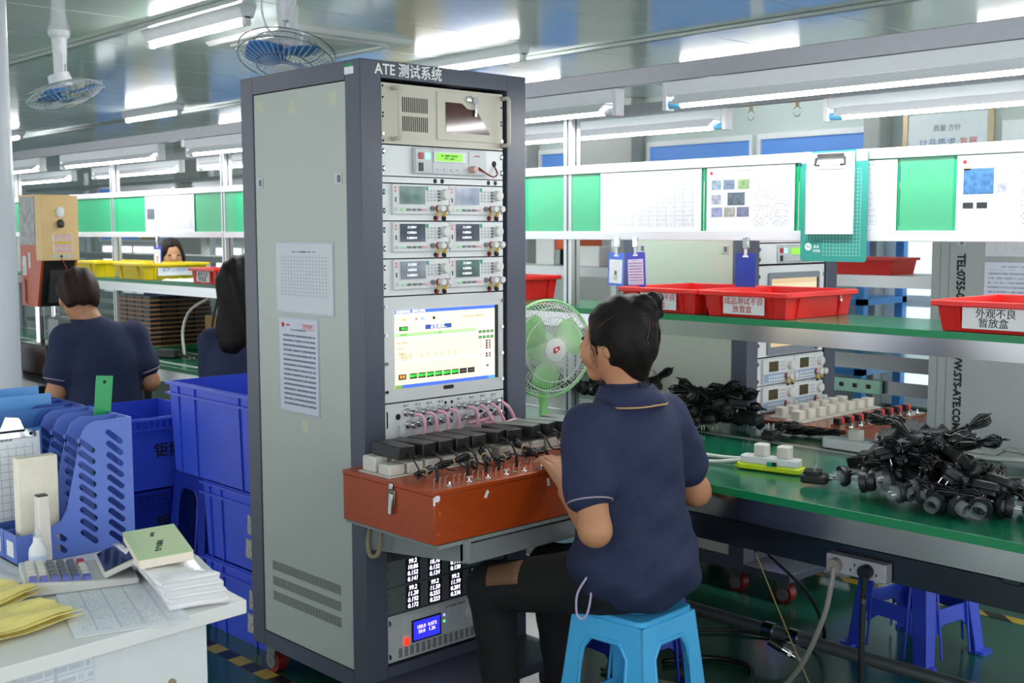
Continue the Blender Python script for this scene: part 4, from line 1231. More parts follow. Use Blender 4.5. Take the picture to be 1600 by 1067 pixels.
# ================================================================ SECOND RACK
R2B = (3.88, 2.76, 0)
m_panel2 = mat('pale_cream_enamel', '#c9cfc3', .42, var=.02)
R2 = make_rack('second grey-blue test rack standing behind the line bench', R2B, m_frame, m_panel2, vents=False, z1=1.74, zp=1.69)
t = unit('safety_tester', 'white tester panel with a green display in the second rack', 'tester', 1.35, 1.435, m_white, R2B)
p = bx('tester_face', MATS['tester_grey'], t, .2, .48, -.01, 0, .008, .078, bevel=.002)
bx('display', m_lcd, p, .29, .39, -.014, -.01, .038, .066)
bx('stop_button', m_redb, p, .21, .23, -.014, -.01, .045, .065)
bx('start_button', m_grnb, p, .24, .258, -.014, -.01, .045, .065)
bx('power_switch', m_black, p, .212, .228, -.014, -.01, .012, .035)
for k in range(4):
    bx('key', m_lightgrey, p, .295 + k * .028, .31 + k * .028, -.013, -.01, .012, .02)
screws(t, (.06, .02))
unit('blank_panel', 'tall plain panel above the second rack tester', 'panel', 1.437, 1.69, m_white, R2B)
t = unit('rack_monitor', 'second rack monitor in a grey bezel showing a tan window', 'monitor', .97, 1.345, m_white, R2B)
b = MB().prism(rrect(.14, .515, .005, .345, .012), -.008, 0, 'y').build('bezel', mat('bezel_grey', '#7f868d', .4), t)
bx('screen', mat('ui_tan', '#c9ae86', emit=.5), b, .158, .5, -.0095, -.008, .04, .32)
bx('toolbar', mat('ui_tan2', '#d6c3a2', emit=.5), b, .158, .5, -.01, -.0095, .28, .3)
bx('dark_edge', m_dark, b, .488, .5, -.0102, -.0095, .04, .32)
bx('button', m_dark, b, .485, .5, -.01, -.008, .015, .025)
screws(t, (.33, .2, .05))
for r, (z0, z1) in enumerate(((.853, .967), (.737, .852))):
    pl = unit('load_mounting_panel', 'white mounting panel of the %s pair of electronic loads' % ('upper', 'lower')[r], 'panel', z0, z1, m_white, R2B)
    screws(pl, (.09, .02))
    for c in range(2):
        t = thing('electronic_load', 'white electronic load, %s %s in the second rack' % (('upper', 'lower')[r], ('left', 'right')[c]), 'electronic load', (3.88 + .105 + c * .225, 2.764, z0 + .006), group='electronic loads in the second rack')
        bx('case', m_inst, t, 0, .22, -.012, 0, 0, .104, bevel=.002)
        bx('screen', mat('load_screen', '#4c4326', .2, var=.5, scale=80), t, .04, .105, -.0135, -.012, .05, .092)
        MB().lathe([(.02, -.012), (.0185, -.028), (.016, -.03)], 18, (.19, 0, .07), 'y').build('knob', m_wknob, t, smooth='auto')
        bx('blue_band', mat('load_blue_band', '#8ea7c4', .4), t, .005, .16, -.0128, -.012, .006, .042)
        for q in range(2):
            for k in range(7):
                bx('key', m_white, t, .035 + k * .0165, .046 + k * .0165, -.015, -.0128, .011 + q * .014, .02 + q * .014)
        for k in range(9):
            bx('key', m_lightgrey, t, .118 + (k % 3) * .015, .128 + (k % 3) * .015, -.0145, -.012, .052 + (k // 3) * .014, .06 + (k // 3) * .014)
        for x, mm in ((.165, m_rterm), (.2, m_wknob)):
            tm = MB().cyl((x, -.02, .026), (x, -.012, .026), .013, n=14).build('terminal', mm, t, smooth='auto')
            MB().cyl((x + .004, -.04, .026), (x + .004, -.02, .026), .013, n=14).build('terminal_cap', m_wknob, tm, smooth='auto')
            MB().cyl((x, -.02, .012), (x, -.02, -.004), .005, n=8).build('boot', m_yel, tm)
            MB().cyl((x, -.02, -.004), (x, -.02, -.014), .006, n=8).build('plug', m_black, tm)
unit('blank_panel', 'plain panel half hidden behind the second wooden box', 'panel', .5, .735, m_white, R2B)
meter_b = unit('power_meter_unit', 'meter unit with violet digits seen under the bench in the second rack', 'power meter', .33, .42, mat('meter_light', '#aeb3b1', .45), R2B)
w_ = bx('display_window', m_dark, meter_b, .2, .27, -.002, 0, .01, .08)
txt('10.8\n0.14', .026, m_seg, w_, (.235, -.0026, .045))
ac_source('second AC power source seen through the gap under the bench', R2B, .174, .322)

# second wooden box with socket blocks and terminals
t = thing('fixture_box', 'dark brown wooden fixture box in front of the second rack', 'fixture box', (3.885, 2.31, .615))
bx('carcass', m_wood2, t, 0, .615, 0, .43, 0, .115, bevel=.003)
bx('lid', m_wood2, t, -.003, .618, -.003, .431, .1155, .125, bevel=.002)
for i in range(8):
    x = .05 + i * .074
    for y, dx in ((.24, 0), (.34, .035)):
        b = MB().box(x - .034 + dx, x + .034 + dx, y - .045, y + .04, .1255, .131).build('socket_base', m_plug, t) if x + dx < .6 else None
        if b:
            MB().prism(rrect(x - .024 + dx, x + .022 + dx, y - .022, y + .022, .01), .131, .168, 'z').build('socket_block', m_plug, b, bevel=.003)
for i in range(8):
    x = .06 + i * .07 + (.02 if i > 3 else 0)
    b = MB().box(x - .02, x + .02, .05, .09, .1255, .133).build('terminal_clip', m_chrome, t)
    bx('black_lever', m_black, b, x - .018, x - .001, .052, .082, .133, .157, bevel=.003)
    bx('red_lever', m_red, b, x + .002, x + .018, .052, .082, .133, .157, bevel=.003)
    MB().lathe([(.009, .125), (.008, .13), (.003, .14)], 10, (x + .01, .02, 0)).build('toggle_switch', m_chrome, t)
MB().cyl((.53, -.012, .07), (.53, -.003, .07), .016, n=16).build('green_button', mat('green_push', '#1aa06c', .35), t, smooth='auto')
MB().cyl((.36, -.01, .09), (.36, -.003, .09), .01, n=12).build('red_button', m_red, t)
# support tray of second box
MB().prism([(-.43, .61), (0, .61), (0, .52), (-.4, .57)], .02, .035, 'x').build('tray_bracket', m_tg, R2)
bx('tray_top', m_tg, R2, .01, .64, -.44, 0, .604, .6135)

# ================================================================ THIRD (PLAIN GREY) RACK
m_sts = mat('sts_grey', '#a9aeae', .42, var=.02)
t = thing('test_rack', 'plain grey rack with a web address in black letters at the right edge', 'equipment rack', (5.3, 1.9, 0))
Yb = .815
bx('body', m_sts, t, 0.006, .64, -.2, Yb, .1, 1.8, bevel=.004)
bx('side_panel', m_sts, t, 0, .006, -.14, Yb - .09, .16, 1.76, bevel=.0015)
bx('edge_post', m_sts, t, 0, .006, Yb - .085, Yb, .1, 1.8)
bx('seam', m_seam, t, -.0005, .006, Yb - .045, Yb - .042, .1, 1.8)
l = bx('latch', m_lightgrey, t, -.004, 0, Yb - .165, Yb - .125, 1.415, 1.45, bevel=.001)
bx('latch_slot', m_seam, l, -.005, -.004, Yb - .155, Yb - .14, 1.42, 1.445)
ZT1, ZT2 = 1.375, .965
txt('TEL:0755-0', .056, m_ink, t, (-.0008, Yb - .145, ZT1), Matrix(((0, 0, -1), (0, -1, 0), (-1, 0, 0))).to_euler(), sx=.8, bold=.0022, align='LEFT')
txt('WWW.STS-ATE.COM', .052, m_ink, t, (-.0008, Yb - .145, ZT2), Matrix(((0, 0, -1), (0, -1, 0), (-1, 0, 0))).to_euler(), sx=.86, bold=.0022, align='LEFT')
for y in (Yb - .08, -.1):
    for x in (.06, .58):
        caster(t, x, y)
side_sheet('big pale inspection form on the plain grey rack', 5.297, 1.9 + Yb - .255, 1.9 - .1, 1.36, 1.66, paper('pale_form', 16, 14, '#b6b9c2', '#d5d7dd', cover=.35))
side_sheet('small printed page below the big form on the plain grey rack', 5.297, 1.9 + Yb - .255, 1.9 + Yb - .52, 1.0, 1.345, paper('pale_rules', 16, 0, '#9aa2b4', '#d7daea', cover=.55))

# ================================================================ FAN ON THE BENCH
m_fg = mat('pale_green_fan', '#9bd88e', .35, var=.03)
m_fgb = mat('green_fan_blade', '#8fd67f', .3, alpha=.85)
t = thing('desk_fan', 'pale green desk fan with a white wire cage beside the rack', 'fan', (3.06, 3.07, .7525), rz=-.28)
MB().lathe([(.1, 0), (.1, .015), (.04, .03), (.02, .05)], 24).build('base', m_fg, t, smooth='auto')
MB().cyl((0, .03, .03), (0, .03, .27), .016, n=12).build('stem', m_fg, t, smooth='auto')
MB().lathe([(.05, .12), (.06, .09), (.06, .03), (.04, .015)], 20, (0, 0, .3), 'y').build('motor', m_fg, t, smooth='auto')
fc = (0, 0, .3)
for rr, yy, mm, th in ((.18, .0, m_fg, .005), (.18, -.012, m_fg, .003), (.155, -.045, m_wknob, .0018), (.12, -.055, m_wknob, .0018), (.165, .035, m_wknob, .0018)):
    MB().tube([(rr * math.cos(a), yy, .3 + rr * math.sin(a)) for a in [2 * PI * i / 48 for i in range(48)]], th, 6, closed=True).build('cage_ring', mm, t, smooth=True)
w = MB()
for i in range(84):
    a = 2 * PI * i / 84
    c, s_ = math.cos(a), math.sin(a)
    a2 = a + .12
    c2, s2 = math.cos(a2), math.sin(a2)
    w.tube([(.04 * c, -.062, .3 + .04 * s_), (.12 * c, -.055, .3 + .12 * s_), (.165 * c2, -.036, .3 + .165 * s2), (.18 * c2, -.006, .3 + .18 * s2)], .0011, 4)
w.build('front_wires', m_wknob, t)
w = MB()
for i in range(60):
    a = 2 * PI * i / 60
    c, s_ = math.cos(a), math.sin(a)
    c2, s2 = math.cos(a - .12), math.sin(a - .12)
    w.tube([(.05 * c, .05, .3 + .05 * s_), (.15 * c2, .045, .3 + .15 * s2), (.18 * c2, .006, .3 + .18 * s2)], .0011, 4)
w.build('rear_wires', m_wknob, t)
MB().lathe([(.0, -.07), (.03, -.07), (.043, -.064), (.043, -.058)], 28, fc, 'y').build('centre_cap', m_wknob, t, smooth='auto')
e = MB().prism([(-.013, .292), (-.006, .287), (.006, .296), (.014, .302), (.012, .315), (-.012, .308)], -.0712, -.0702, 'y').build('red_emblem', m_redink, t)
bx('emblem_core', m_whiteink, e, -.005, .005, -.0716, -.0712, .297, .306)
for i in range(3):
    a0 = 2 * PI * i / 3 + .4
    g = []
    for j in range(8):
        r = .035 + .118 * j / 7
        hw = .35 + .28 * math.sin(PI * (j + .6) / 8.2)
        g.append([(r * math.cos(a0 + q * hw), -.012 + .018 * q, .3 + r * math.sin(a0 + q * hw)) for q in (-1, -.5, 0, .5, 1)])
    MB().sheet(g).build('blade', m_fgb, t, smooth=True, solid=.002)

# ================================================================ PLASTIC STOOLS
def stool(label, loc, m, rz, h=.46, top=.24, bot=.335, emboss=True):
    t = thing('plastic_stool', label, 'stool', loc, rz, 'plastic stools')
    a, b = top / 2, bot / 2
    MB().prism(rrect(-a, a, -a, a, .03), h - .018, h, 'z').build('seat', m, t, bevel=.006)
    if emboss:
        for i in range(4):
            an = PI / 4 + i * PI / 2
            MB().lathe([(.03, h), (.026, h + .0015)], 16, (.055 * math.cos(an), .055 * math.sin(an), 0)).build('seat_emboss', m, t)
    Ht = h - .015
    def hw(z): return a + (b - a) * (1 - z / h)
    for i in range(4):
        R = Matrix.Rotation(i * PI / 2, 3, 'Z')
        lw = .062
        def P3(u, z, d): return R @ Vector((u, -hw(z) + d, z))
        def panel(poly, name, d0, d1):
            k = len(poly)
            vs = [P3(u, z, d0) for u, z in poly] + [P3(u, z, d1) for u, z in poly]
            MB().add(vs, [(q, (q + 1) % k, k + (q + 1) % k, k + q) for q in range(k)] + [tuple(range(k - 1, -1, -1)), tuple(range(k, 2 * k))]).build(name, m, t, bevel=.003)
        zt = h - .075
        ou = lambda z: hw(z)
        iu = lambda z: hw(z) - lw
        poly = [(-ou(0), 0), (-iu(0) - .01, 0), (-iu(zt - .03), zt - .03), (-iu(zt) + .02, zt), (iu(zt) - .02, zt), (iu(zt - .03), zt - .03), (iu(0) + .01, 0), (ou(0), 0), (ou(Ht), Ht), (-ou(Ht), Ht)]
        panel(poly, 'leg_panel', 0, .007)
        pr = [(-iu(zt - .03) - .014, .02), (-iu(zt - .03) - .014, zt - .03), (-iu(zt) + .012, zt + .014), (iu(zt) - .012, zt + .014), (iu(zt - .03) + .014, zt - .03), (iu(zt - .03) + .014, .02), (iu(zt - .03) + .004, .02), (iu(zt - .03) + .004, zt - .028), (iu(zt) - .018, zt + .004), (-iu(zt) + .018, zt + .004), (-iu(zt - .03) - .004, zt - .028), (-iu(zt - .03) - .004, .02)]
        panel(pr, 'moulded_rib', -.004, .002)
        panel([(-iu(.15) - .005, .1), (-iu(.15) * .55, .135), (iu(.15) * .55, .135), (iu(.15) + .005, .1), (iu(.19) + .005, .19), (-iu(.19) - .005, .19)], 'stretcher', .004, .014)
        f = R @ Vector((hw(0) - .012, -hw(0) + .012, 0))
        MB().prism(rrect(f.x - .032, f.x + .032, f.y - .032, f.y + .032, .012), 0.0, .012, 'z').build('foot', m, t)
    return t
stool('sky blue plastic stool under the seated woman in front', (2.4, 2.07, 0), m_sky, .06)
stool('dark blue plastic stool half hidden behind the sky blue one', (2.86, 2.5, 0), m_dblue, -.05)
stool('blue plastic stool standing alone behind the bench at the right', (3.83, 1.98, 0), m_blue, -.16, emboss=False)

# ================================================================ ADAPTER PILES
m_clear = mat('clear_cap', '#c9d2d8', .06, alpha=.22)
m_tagw = mat('white_flag_tag', '#e9e9ea', .5)
def make_adapter(kind):
    t = bpy.data.objects.new('wall_adapter', None)
    COL.objects.link(t)
    if kind == 0:
        bx('case', m_adp, t, -.026, .026, -.038, .038, 0, .03, bevel=.004)
        r_ = MB()
        for i in range(8):
            r_.box(-.027, .027, -.034 + i * .009, -.03 + i * .009, .004, .0308)
        r_.build('grip_ribs', m_black, t)
        bx('pin', m_chrome, t, -.003, .003, -.018, -.011, -.017, 0)
        bx('pin', m_chrome, t, -.012, -.006, .008, .014, -.017, 0)
        bx('pin', m_chrome, t, .006, .012, .008, .014, -.017, 0)
    elif kind == 1:
        MB().prism(rrect(-.024, .024, -.04, .04, .014), 0, .026, 'z').build('case', m_adp, t, bevel=.006)
        MB().prism(rrect(-.019, .019, -.02, .03, .01), -.01, 0, 'z').build('plug_face', m_black, t)
        MB().cyl((-.009, 0, -.03), (-.009, 0, -.008), .0024, n=8).build('pin', m_chrome, t)
        MB().cyl((.009, 0, -.03), (.009, 0, -.008), .0024, n=8).build('pin', m_chrome, t)
    else:
        MB().lathe([(.03, 0), (.031, .006), (.026, .018), (.018, .022)], 16).build('case', m_adp, t, smooth='auto')
        MB().cyl((0, 0, -.024), (0, 0, 0), .019, n=14, caps=False).build('clear_cap', m_clear, t, smooth='auto')
        MB().cyl((-.009, 0, -.022), (-.009, 0, 0), .0024, n=8).build('pin', m_chrome, t)
        MB().cyl((.009, 0, -.022), (.009, 0, 0), .0024, n=8).build('pin', m_chrome, t)
    y0 = -.04 if kind < 2 else -.022
    T = (lambda p: p) if kind < 2 else (lambda p: (p[0], p[2] - .012, -p[1]))
    MB().cyl(T((0, y0, .013)), T((0, y0 - .018, .011)), .005, .0026, n=8).build('strain_relief', m_bcable, t)
    MB().tube(bez(T((0, y0 - .016, .011)), T((.01, y0 - .05, .012)), T((-.01, y0 - .08, .0))), .0021, 5).build('lead', m_bcable, t, smooth=True)
    cb = MB()
    twisty(cb, T((-.005, y0 - .115, .0)), (.2, -1, .1) if kind < 2 else (.2, .1, 1), 14, .13, .026, kind)
    cb.build('coiled_lead', m_bcable, t)
    MB().tube([T((-.005 + .013 * math.cos(a), y0 - .115, .013 * math.sin(a))) for a in [2 * PI * k / 10 for k in range(10)]], .002, 5, closed=True).build('twist_tie', m_bcable, t)
    MB().cyl(T((.012, y0 - .15, .012)), T((.02, y0 - .18, .008)), .0045, n=8).cyl(T((.02, y0 - .18, .008)), T((.022, y0 - .19, .007)), .003, n=8).build('barrel_plug', m_black, t, smooth='auto')
    if kind == 1:
        MB().obox((.006, y0 - .045, .014), (.016, .028, .0008), (.3, .5, .2)).build('flag_tag', m_tagw, t)
    return t
protos = [make_adapter(k) for k in range(3)]
used = [False] * 3
rnd = random.Random(11)
def place_adapter(kind, loc, rot, label, group):
    o = protos[kind]
    if used[kind]:
        o = copy_tree(protos[kind])
    used[kind] = True
    o.location = loc
    o.rotation_euler = rot
    tag(o, label, 'adapter', group)
    return o
# front pile: ellipse footprint X 2.80..3.12, Y 1.12..1.80
lab = ('ribbed black wall adapter in the heap on the front of the bench', 'rounded black wall adapter with a white tag in the bench-front heap', 'round black adapter with a clear pin cap in the bench-front heap')
C0 = Vector((2.97, 1.49))
for k in range(60):
    u = math.sqrt(rnd.random()) * .96
    a = rnd.random() * 2 * PI
    x, y = C0.x + u * .15 * math.cos(a), C0.y + u * .33 * math.sin(a)
    hgt = (1 - u * u) * .135 * (.55 + .45 * math.exp(-((y - 1.56) / .2) ** 2) * 1.4)
    z = .785 + rnd.uniform(.25, 1.0) * hgt
    kind = (2 if u > .66 and x < 2.96 else rnd.choice((0, 0, 1, 1, 2)))
    back = Vector((C0.x - x, C0.y - y, 0))
    yaw = math.atan2(back.y, back.x) + PI / 2 + rnd.uniform(-.7, .7)
    rot = (rnd.uniform(-.4, .02), rnd.uniform(-.9, .9), yaw)
    if kind == 2:
        rot = (-PI / 2 * rnd.uniform(.7, 1.1), rnd.uniform(-.4, .4), yaw + PI + rnd.uniform(-.6, .6))
        z = max(.784, z - .02)
    place_adapter(kind, (x, y, z), rot, lab[kind], 'heap of black wall adapters on the bench front')
place_adapter(1, (2.93, 1.84, .785), (PI, .1, PI + .35), 'black wall adapter lying pins up at the left end of the bench-front heap', None)
place_adapter(0, (3.02, 1.57, .925), (-.1, .9, 2.6), 'topmost ribbed black adapter standing up on the bench-front heap', None)
lab2 = ('ribbed black adapter in the heap behind the seated woman', 'rounded black adapter with a white tag in the heap behind the seated woman', 'round black adapter in the heap behind the seated woman')
for k in range(36):
    u = math.sqrt(rnd.random()) * .95
    a = rnd.random() * 2 * PI
    x, y = 3.49 + u * .095 * math.cos(a), 2.64 + u * .22 * math.sin(a)
    z = .782 + rnd.uniform(.1, 1) * (1 - u * u) * .115
    kind = rnd.choice((0, 1, 1, 0, 2))
    back = Vector((3.49 - x, 2.64 - y, 0))
    yaw = math.atan2(back.y, back.x) + PI / 2 + rnd.uniform(-.6, .6)
    place_adapter(kind, (x, y, z), (rnd.uniform(-.4, .02), rnd.uniform(-.9, .9), yaw) if kind < 2 else (-1.4, 0, yaw + PI), lab2[kind], 'heap of black adapters behind the seated woman')
lab3 = ('ribbed black adapter in the small heap behind the green fan', 'rounded black adapter in the small heap behind the green fan', 'round black adapter in the small heap behind the green fan')
for k in range(11):
    x, y = 3.56 + rnd.uniform(-.1, .1), 3.2 + rnd.uniform(-.16, .16)
    place_adapter(k % 3, (x, y, .785 + rnd.random() * .06), (rnd.uniform(-.4, .02) - 1.2 * (k % 3 == 2), rnd.uniform(-.6, .6), rnd.uniform(0, 6.28)), lab3[k % 3], 'small heap of adapters behind the fan')
t = place_adapter(1, (3.44, 2.34, .784), (PI, 0, -1.4), 'single black adapter lying pins up between the heap and the white power strip', None)
tg = MB()
for i in range(3):
    twisty(tg, (3.6 + .02 * i, 2.36 - .05 * i, .768), (.5, -1, .05), 9, .13, .02)
tag(tg.build('coiled_lead', m_bcable, None), 'tied bundle of thin black cable beside the single adapter', 'cable')
# white power strip
t = thing('power_strip', 'long white power strip with two ivory plugs behind the front heap', 'power strip', (3.48, 2.13, .7535), rz=-.02)
MB().prism(rrect(-.028, .028, -.33, .02, .02), 0, .035, 'z').build('body', m_white, t, bevel=.005)
for y in (-.1, -.2):
    MB().prism(rrect(-.021, .021, y - .022, y + .022, .01), .035, .072, 'z').build('plug', m_plug, t, bevel=.004)
# lime and white power strip
t = thing('power_strip', 'short lime and white power strip with two ivory plugs', 'power strip', (3.01, 2.045, .7535), rz=.18)
MB().prism(rrect(-.03, .03, -.105, .105, .015), 0, .018, 'z').build('base', mat('lime_plastic', '#c8dc28', .35), t, bevel=.004)
MB().prism(rrect(-.024, .024, -.095, .095, .012), .018, .042, 'z').build('cover', m_white, t, bevel=.004)
bx('foot_tab', MATS['lime_plastic'], t, -.006, .006, -.12, -.1, 0, .008)
bx('foot_tab', MATS['lime_plastic'], t, -.006, .006, .1, .12, 0, .008)
bx('sticker', MATS['green_sticker'], t, -.0305, -.0235, -.03, 0, .016, .03)
bx('sticker', m_ink, t, -.031, -.0235, -.03, -.016, .02, .03)
for y in (.03, -.045):
    MB().prism(rrect(-.021, .021, y - .021, y + .021, .01), .042, .08, 'z').build('plug', m_plug, t, bevel=.004)
MB().tube(bez((0, .1, .02), (-.01, .2, .006), (-.06, .35, .006), (-.14, .5, .006)), .006, 8).build('cord', m_wcable, t, smooth=True)
tag(MB().tube(bez((3.04, 2.16, .78), (3.06, 2.2, .762), (3.03, 2.35, .76), (3.0, 2.6, .76), (2.98, 2.9, .76)), .006, 8).build('extension_cord', m_wcable, None, smooth=True), 'white cord running back from the lime power strip past the woman', 'cable')
# coil of white cord
cpts = []
for i in range(120):
    a = 2 * PI * i / 120 * 4
    k = i / 120
    cpts.append((3.64 + (.07 + .012 * math.sin(5 * a + k * 9)) * math.cos(a), 1.66 + (.16 + .02 * math.sin(3.3 * a)) * math.sin(a), .762 + .008 * (i % 30) / 10))
tag(MB().tube(cpts + [(3.7, 1.45, .762), (3.68, 1.2, .762), (3.6, .9, .762)], .0065, 7).build('cable_coil', m_wcable, None, smooth=True), 'loose coil of white cord on the bench behind the front heap', 'cable')
# socket strip and cords under the bench
t = thing('socket_strip', 'grey socket strip screwed to the rail under the bench front', 'socket strip', (2.897, 1.57, .53))
bx('body', mat('socket_grey', '#a3a0a8', .45), t, -.035, 0, 0, .185, 0, .052, bevel=.003)
for y in (.15, .095, .04):
    for dy, dz in ((0, .034), (-.012, .018), (.012, .018)):
        bx('socket_hole', m_dark, t, -.0355, -.035, y + dy - .002, y + dy + .002, dz - .004, dz + .004)
MB().cyl((-.035, .15, .026), (-.055, .15, .024), .019, n=12).cyl((-.05, .15, .02), (-.055, .152, -.02), .009, .006, n=10).build('plug', mat('grey_plug', '#8f897f', .5), t, smooth='auto')
MB().cyl((-.035, .055, .026), (-.057, .055, .024), .02, n=12).cyl((-.05, .055, .015), (-.05, .057, -.04), .011, .007, n=10).build('plug', m_black, t, smooth='auto')
tag(MB().tube(bez((2.842, 1.722, .51), (2.85, 1.75, .4), (2.9, 1.85, .22), (2.96, 1.98, .08), (2.97, 2.1, .015), (2.93, 2.3, .01), (2.85, 2.6, .01)), .008, 8).build('mains_cable', mat('grey_cord', '#8a857c', .5), None, smooth=True), 'thick grey cord hanging from the socket strip to the floor', 'cable')
tag(MB().tube(bez((2.847, 1.627, .49), (2.85, 1.63, .3), (2.87, 1.64, .1), (2.9, 1.68, .012), (2.95, 1.9, .01), (3.0, 2.3, .01)), .0085, 8).build('mains_cable', m_bcable, None, smooth=True), 'thick black cord hanging from the socket strip to the floor', 'cable')
tag(MB().tube(bez((2.9, 2.02, .52), (2.98, 1.97, .3), (3.05, 1.93, .12), (3.0, 1.82, .012), (2.9, 1.7, .01)), .0025, 6).build('thin_wire', mat('tan_wire', '#8c7a4a', .5), None, smooth=True), 'thin tan wire dangling from the bench rail', 'cable')
tag(MB().tube(bez((3.0, 2.05, .5), (3.35, 2.1, .25), (3.55, 2.2, .02), (3.5, 2.5, .012), (3.3, 2.7, .01)), .006, 6).build('floor_cable', m_bcable, None, smooth=True), 'black cable curving over the floor under the second rack', 'cable')
for k, (l, pts) in enumerate((('black hose lying along the floor beside the dark blue stool', ((2.75, 2.2, .012), (3.0, 2.05, .012), (3.15, 1.9, .012), (3.25, 1.7, .012))), ('second black hose crossing under the footrest pipe', ((3.05, 2.5, .012), (3.2, 2.4, .012), (3.22, 2.25, .012), (3.05, 2.15, .012), (2.85, 2.1, .012))))):
    tag(MB().tube(bez(*pts), .01, 8).build('air_hose', m_bcable, None, smooth=True), l, 'hose')
t = thing('air_coupling', 'steel air coupling on a hose end below the footrest pipe', 'coupling', (3.34, 2.21, .06), rot=(.5, .4, .6))
MB().cyl((0, 0, .0), (0, .05, .0), .016, n=12).build('sleeve', m_black, t, smooth='auto')
MB().cyl((0, -.05, .0), (0, 0, .0), .012, n=10).cyl((0, -.08, 0), (0, -.05, 0), .007, n=8).cyl((0, -.035, 0), (0, -.025, 0), .015, n=6).build('fitting', m_chrome, t, smooth='auto')
# ================================================================ WHITE DESK AND WHAT LIES ON IT
m_desk = mat('white_desk_laminate', '#e3e2e0', .38, var=.015)
t = thing('white_desk', 'white desk at the lower left covered with papers', 'desk', (0, 0, 0))
MB().prism([(1.183, 2.045), (1.27, 3.25), (.2, 3.25), (.2, 1.965)], .722, .75, 'z').build('desktop', m_desk, t, bevel=.002)
MB().prism([(1.1, 2.06), (1.12, 3.2), (.25, 3.2), (.25, 1.99)], 0.0, .722, 'z').build('carcass', mat('desk_side', '#d9dbdd', .45, var=.015), t)
MB().cyl((1.02, 2.049, .62), (1.02, 2.056, .62), .008, n=14).build('cam_cover', mat('brass_dot', '#8c8468', .4), t)
MB().obox((.71, 2.025, .675), (.3, .0014, .09), (0, 0, .083)).build('taped_list', paper('desk_list', 4, 4, '#9aa0ac', '#d5dae2', top=.98, bot=.02, left=.0, right=1), t)
MB().obox((.84, 2.037, .61), (.03, .0014, .03), (0, 0, .083)).build('green_sticker', m_greenedge, t)
# slotted file holders
m_hold = mat('periwinkle_plastic', '#5a74c6', .35, var=.03)
m_hold2 = mat('navy_holder', '#3a56ad', .35, var=.03)
def holder(label, y0, n, dy, m, slots):
    t = thing('file_holder', label, 'file holder', (.935, y0, .7512))
    X_ = .275
    def outline():
        return [(0, 0), (X_, 0), (X_, .305), (.185, .305), (.165, .295), (.152, .27), (.115, .11), (.1, .085), (.06, .068), (0, .066)]
    for k in range(n + 1):
        y = k * dy
        pl = outline()
        if slots:
            # plate with slanted slots: boolean-free, build a grid mesh with holes
            me = plate_with_slots(pl)
            o = link('slotted_panel', me, m, t, solid=.003)
            o.location = (0, y, 0)
        else:
            MB().prism(pl, y - .0015, y + .0015, 'y').build('panel', m, t)
    bx('back_wall', m, t, X_ - .003, X_, 0, n * dy, 0, .305)
    bx('floor_plate', m, t, 0, X_, 0, n * dy, 0, .003)
    bx('front_lip', m, t, 0, .003, 0, n * dy, 0, .068)
    for k in range(n):
        bx('name_label', m_lab, t, -.001, 0, k * dy + dy * .25, k * dy + dy * .75, .015, .05)
    return t
def plate_with_slots(outline):
    import bmesh
    bm = bmesh.new()
    loops = [outline]
    for col, (xb, z_lo, z_hi) in enumerate(((.232, .03, .275), (.165, .03, .262), (.1, .02, .06), (.05, .02, .045))):
        z = z_hi
        while z > z_lo:
            ok = True
            L, r, an = (.052, .0065, -.72) if col < 2 else (.03, .006, -.72)
            c = (xb, z - .012)
            pts = []
            for sgn in (1, -1):
                for q in range(5):
                    a = an + (PI / 2 if False else 0) + (-PI / 2 + PI * q / 4) + (0 if sgn > 0 else PI)
                    cx = c[0] + sgn * math.cos(an) * (L / 2 - r)
                    cz = c[1] + sgn * math.sin(an) * (L / 2 - r)
                    pts.append((cx + r * math.cos(a), cz + r * math.sin(a)))
            loops.append(pts)
            z -= .0265
    edges = []
    for lp in loops:
        vs = [bm.verts.new((x, 0, z)) for x, z in lp]
        for i in range(len(vs)):
            edges.append(bm.edges.new((vs[i], vs[(i + 1) % len(vs)])))
    bmesh.ops.triangle_fill(bm, use_beauty=True, use_dissolve=False, edges=edges, normal=(0, -1, 0))
    me = bpy.data.meshes.new('slotted_panel')
    bm.to_mesh(me)
    bm.free()
    return me
holder('periwinkle slotted file holder nearest on the white desk', 2.6, 3, .078, m_hold, True)
holder('darker blue file holder behind the slotted one', 2.86, 3, .076, m_hold2, False)
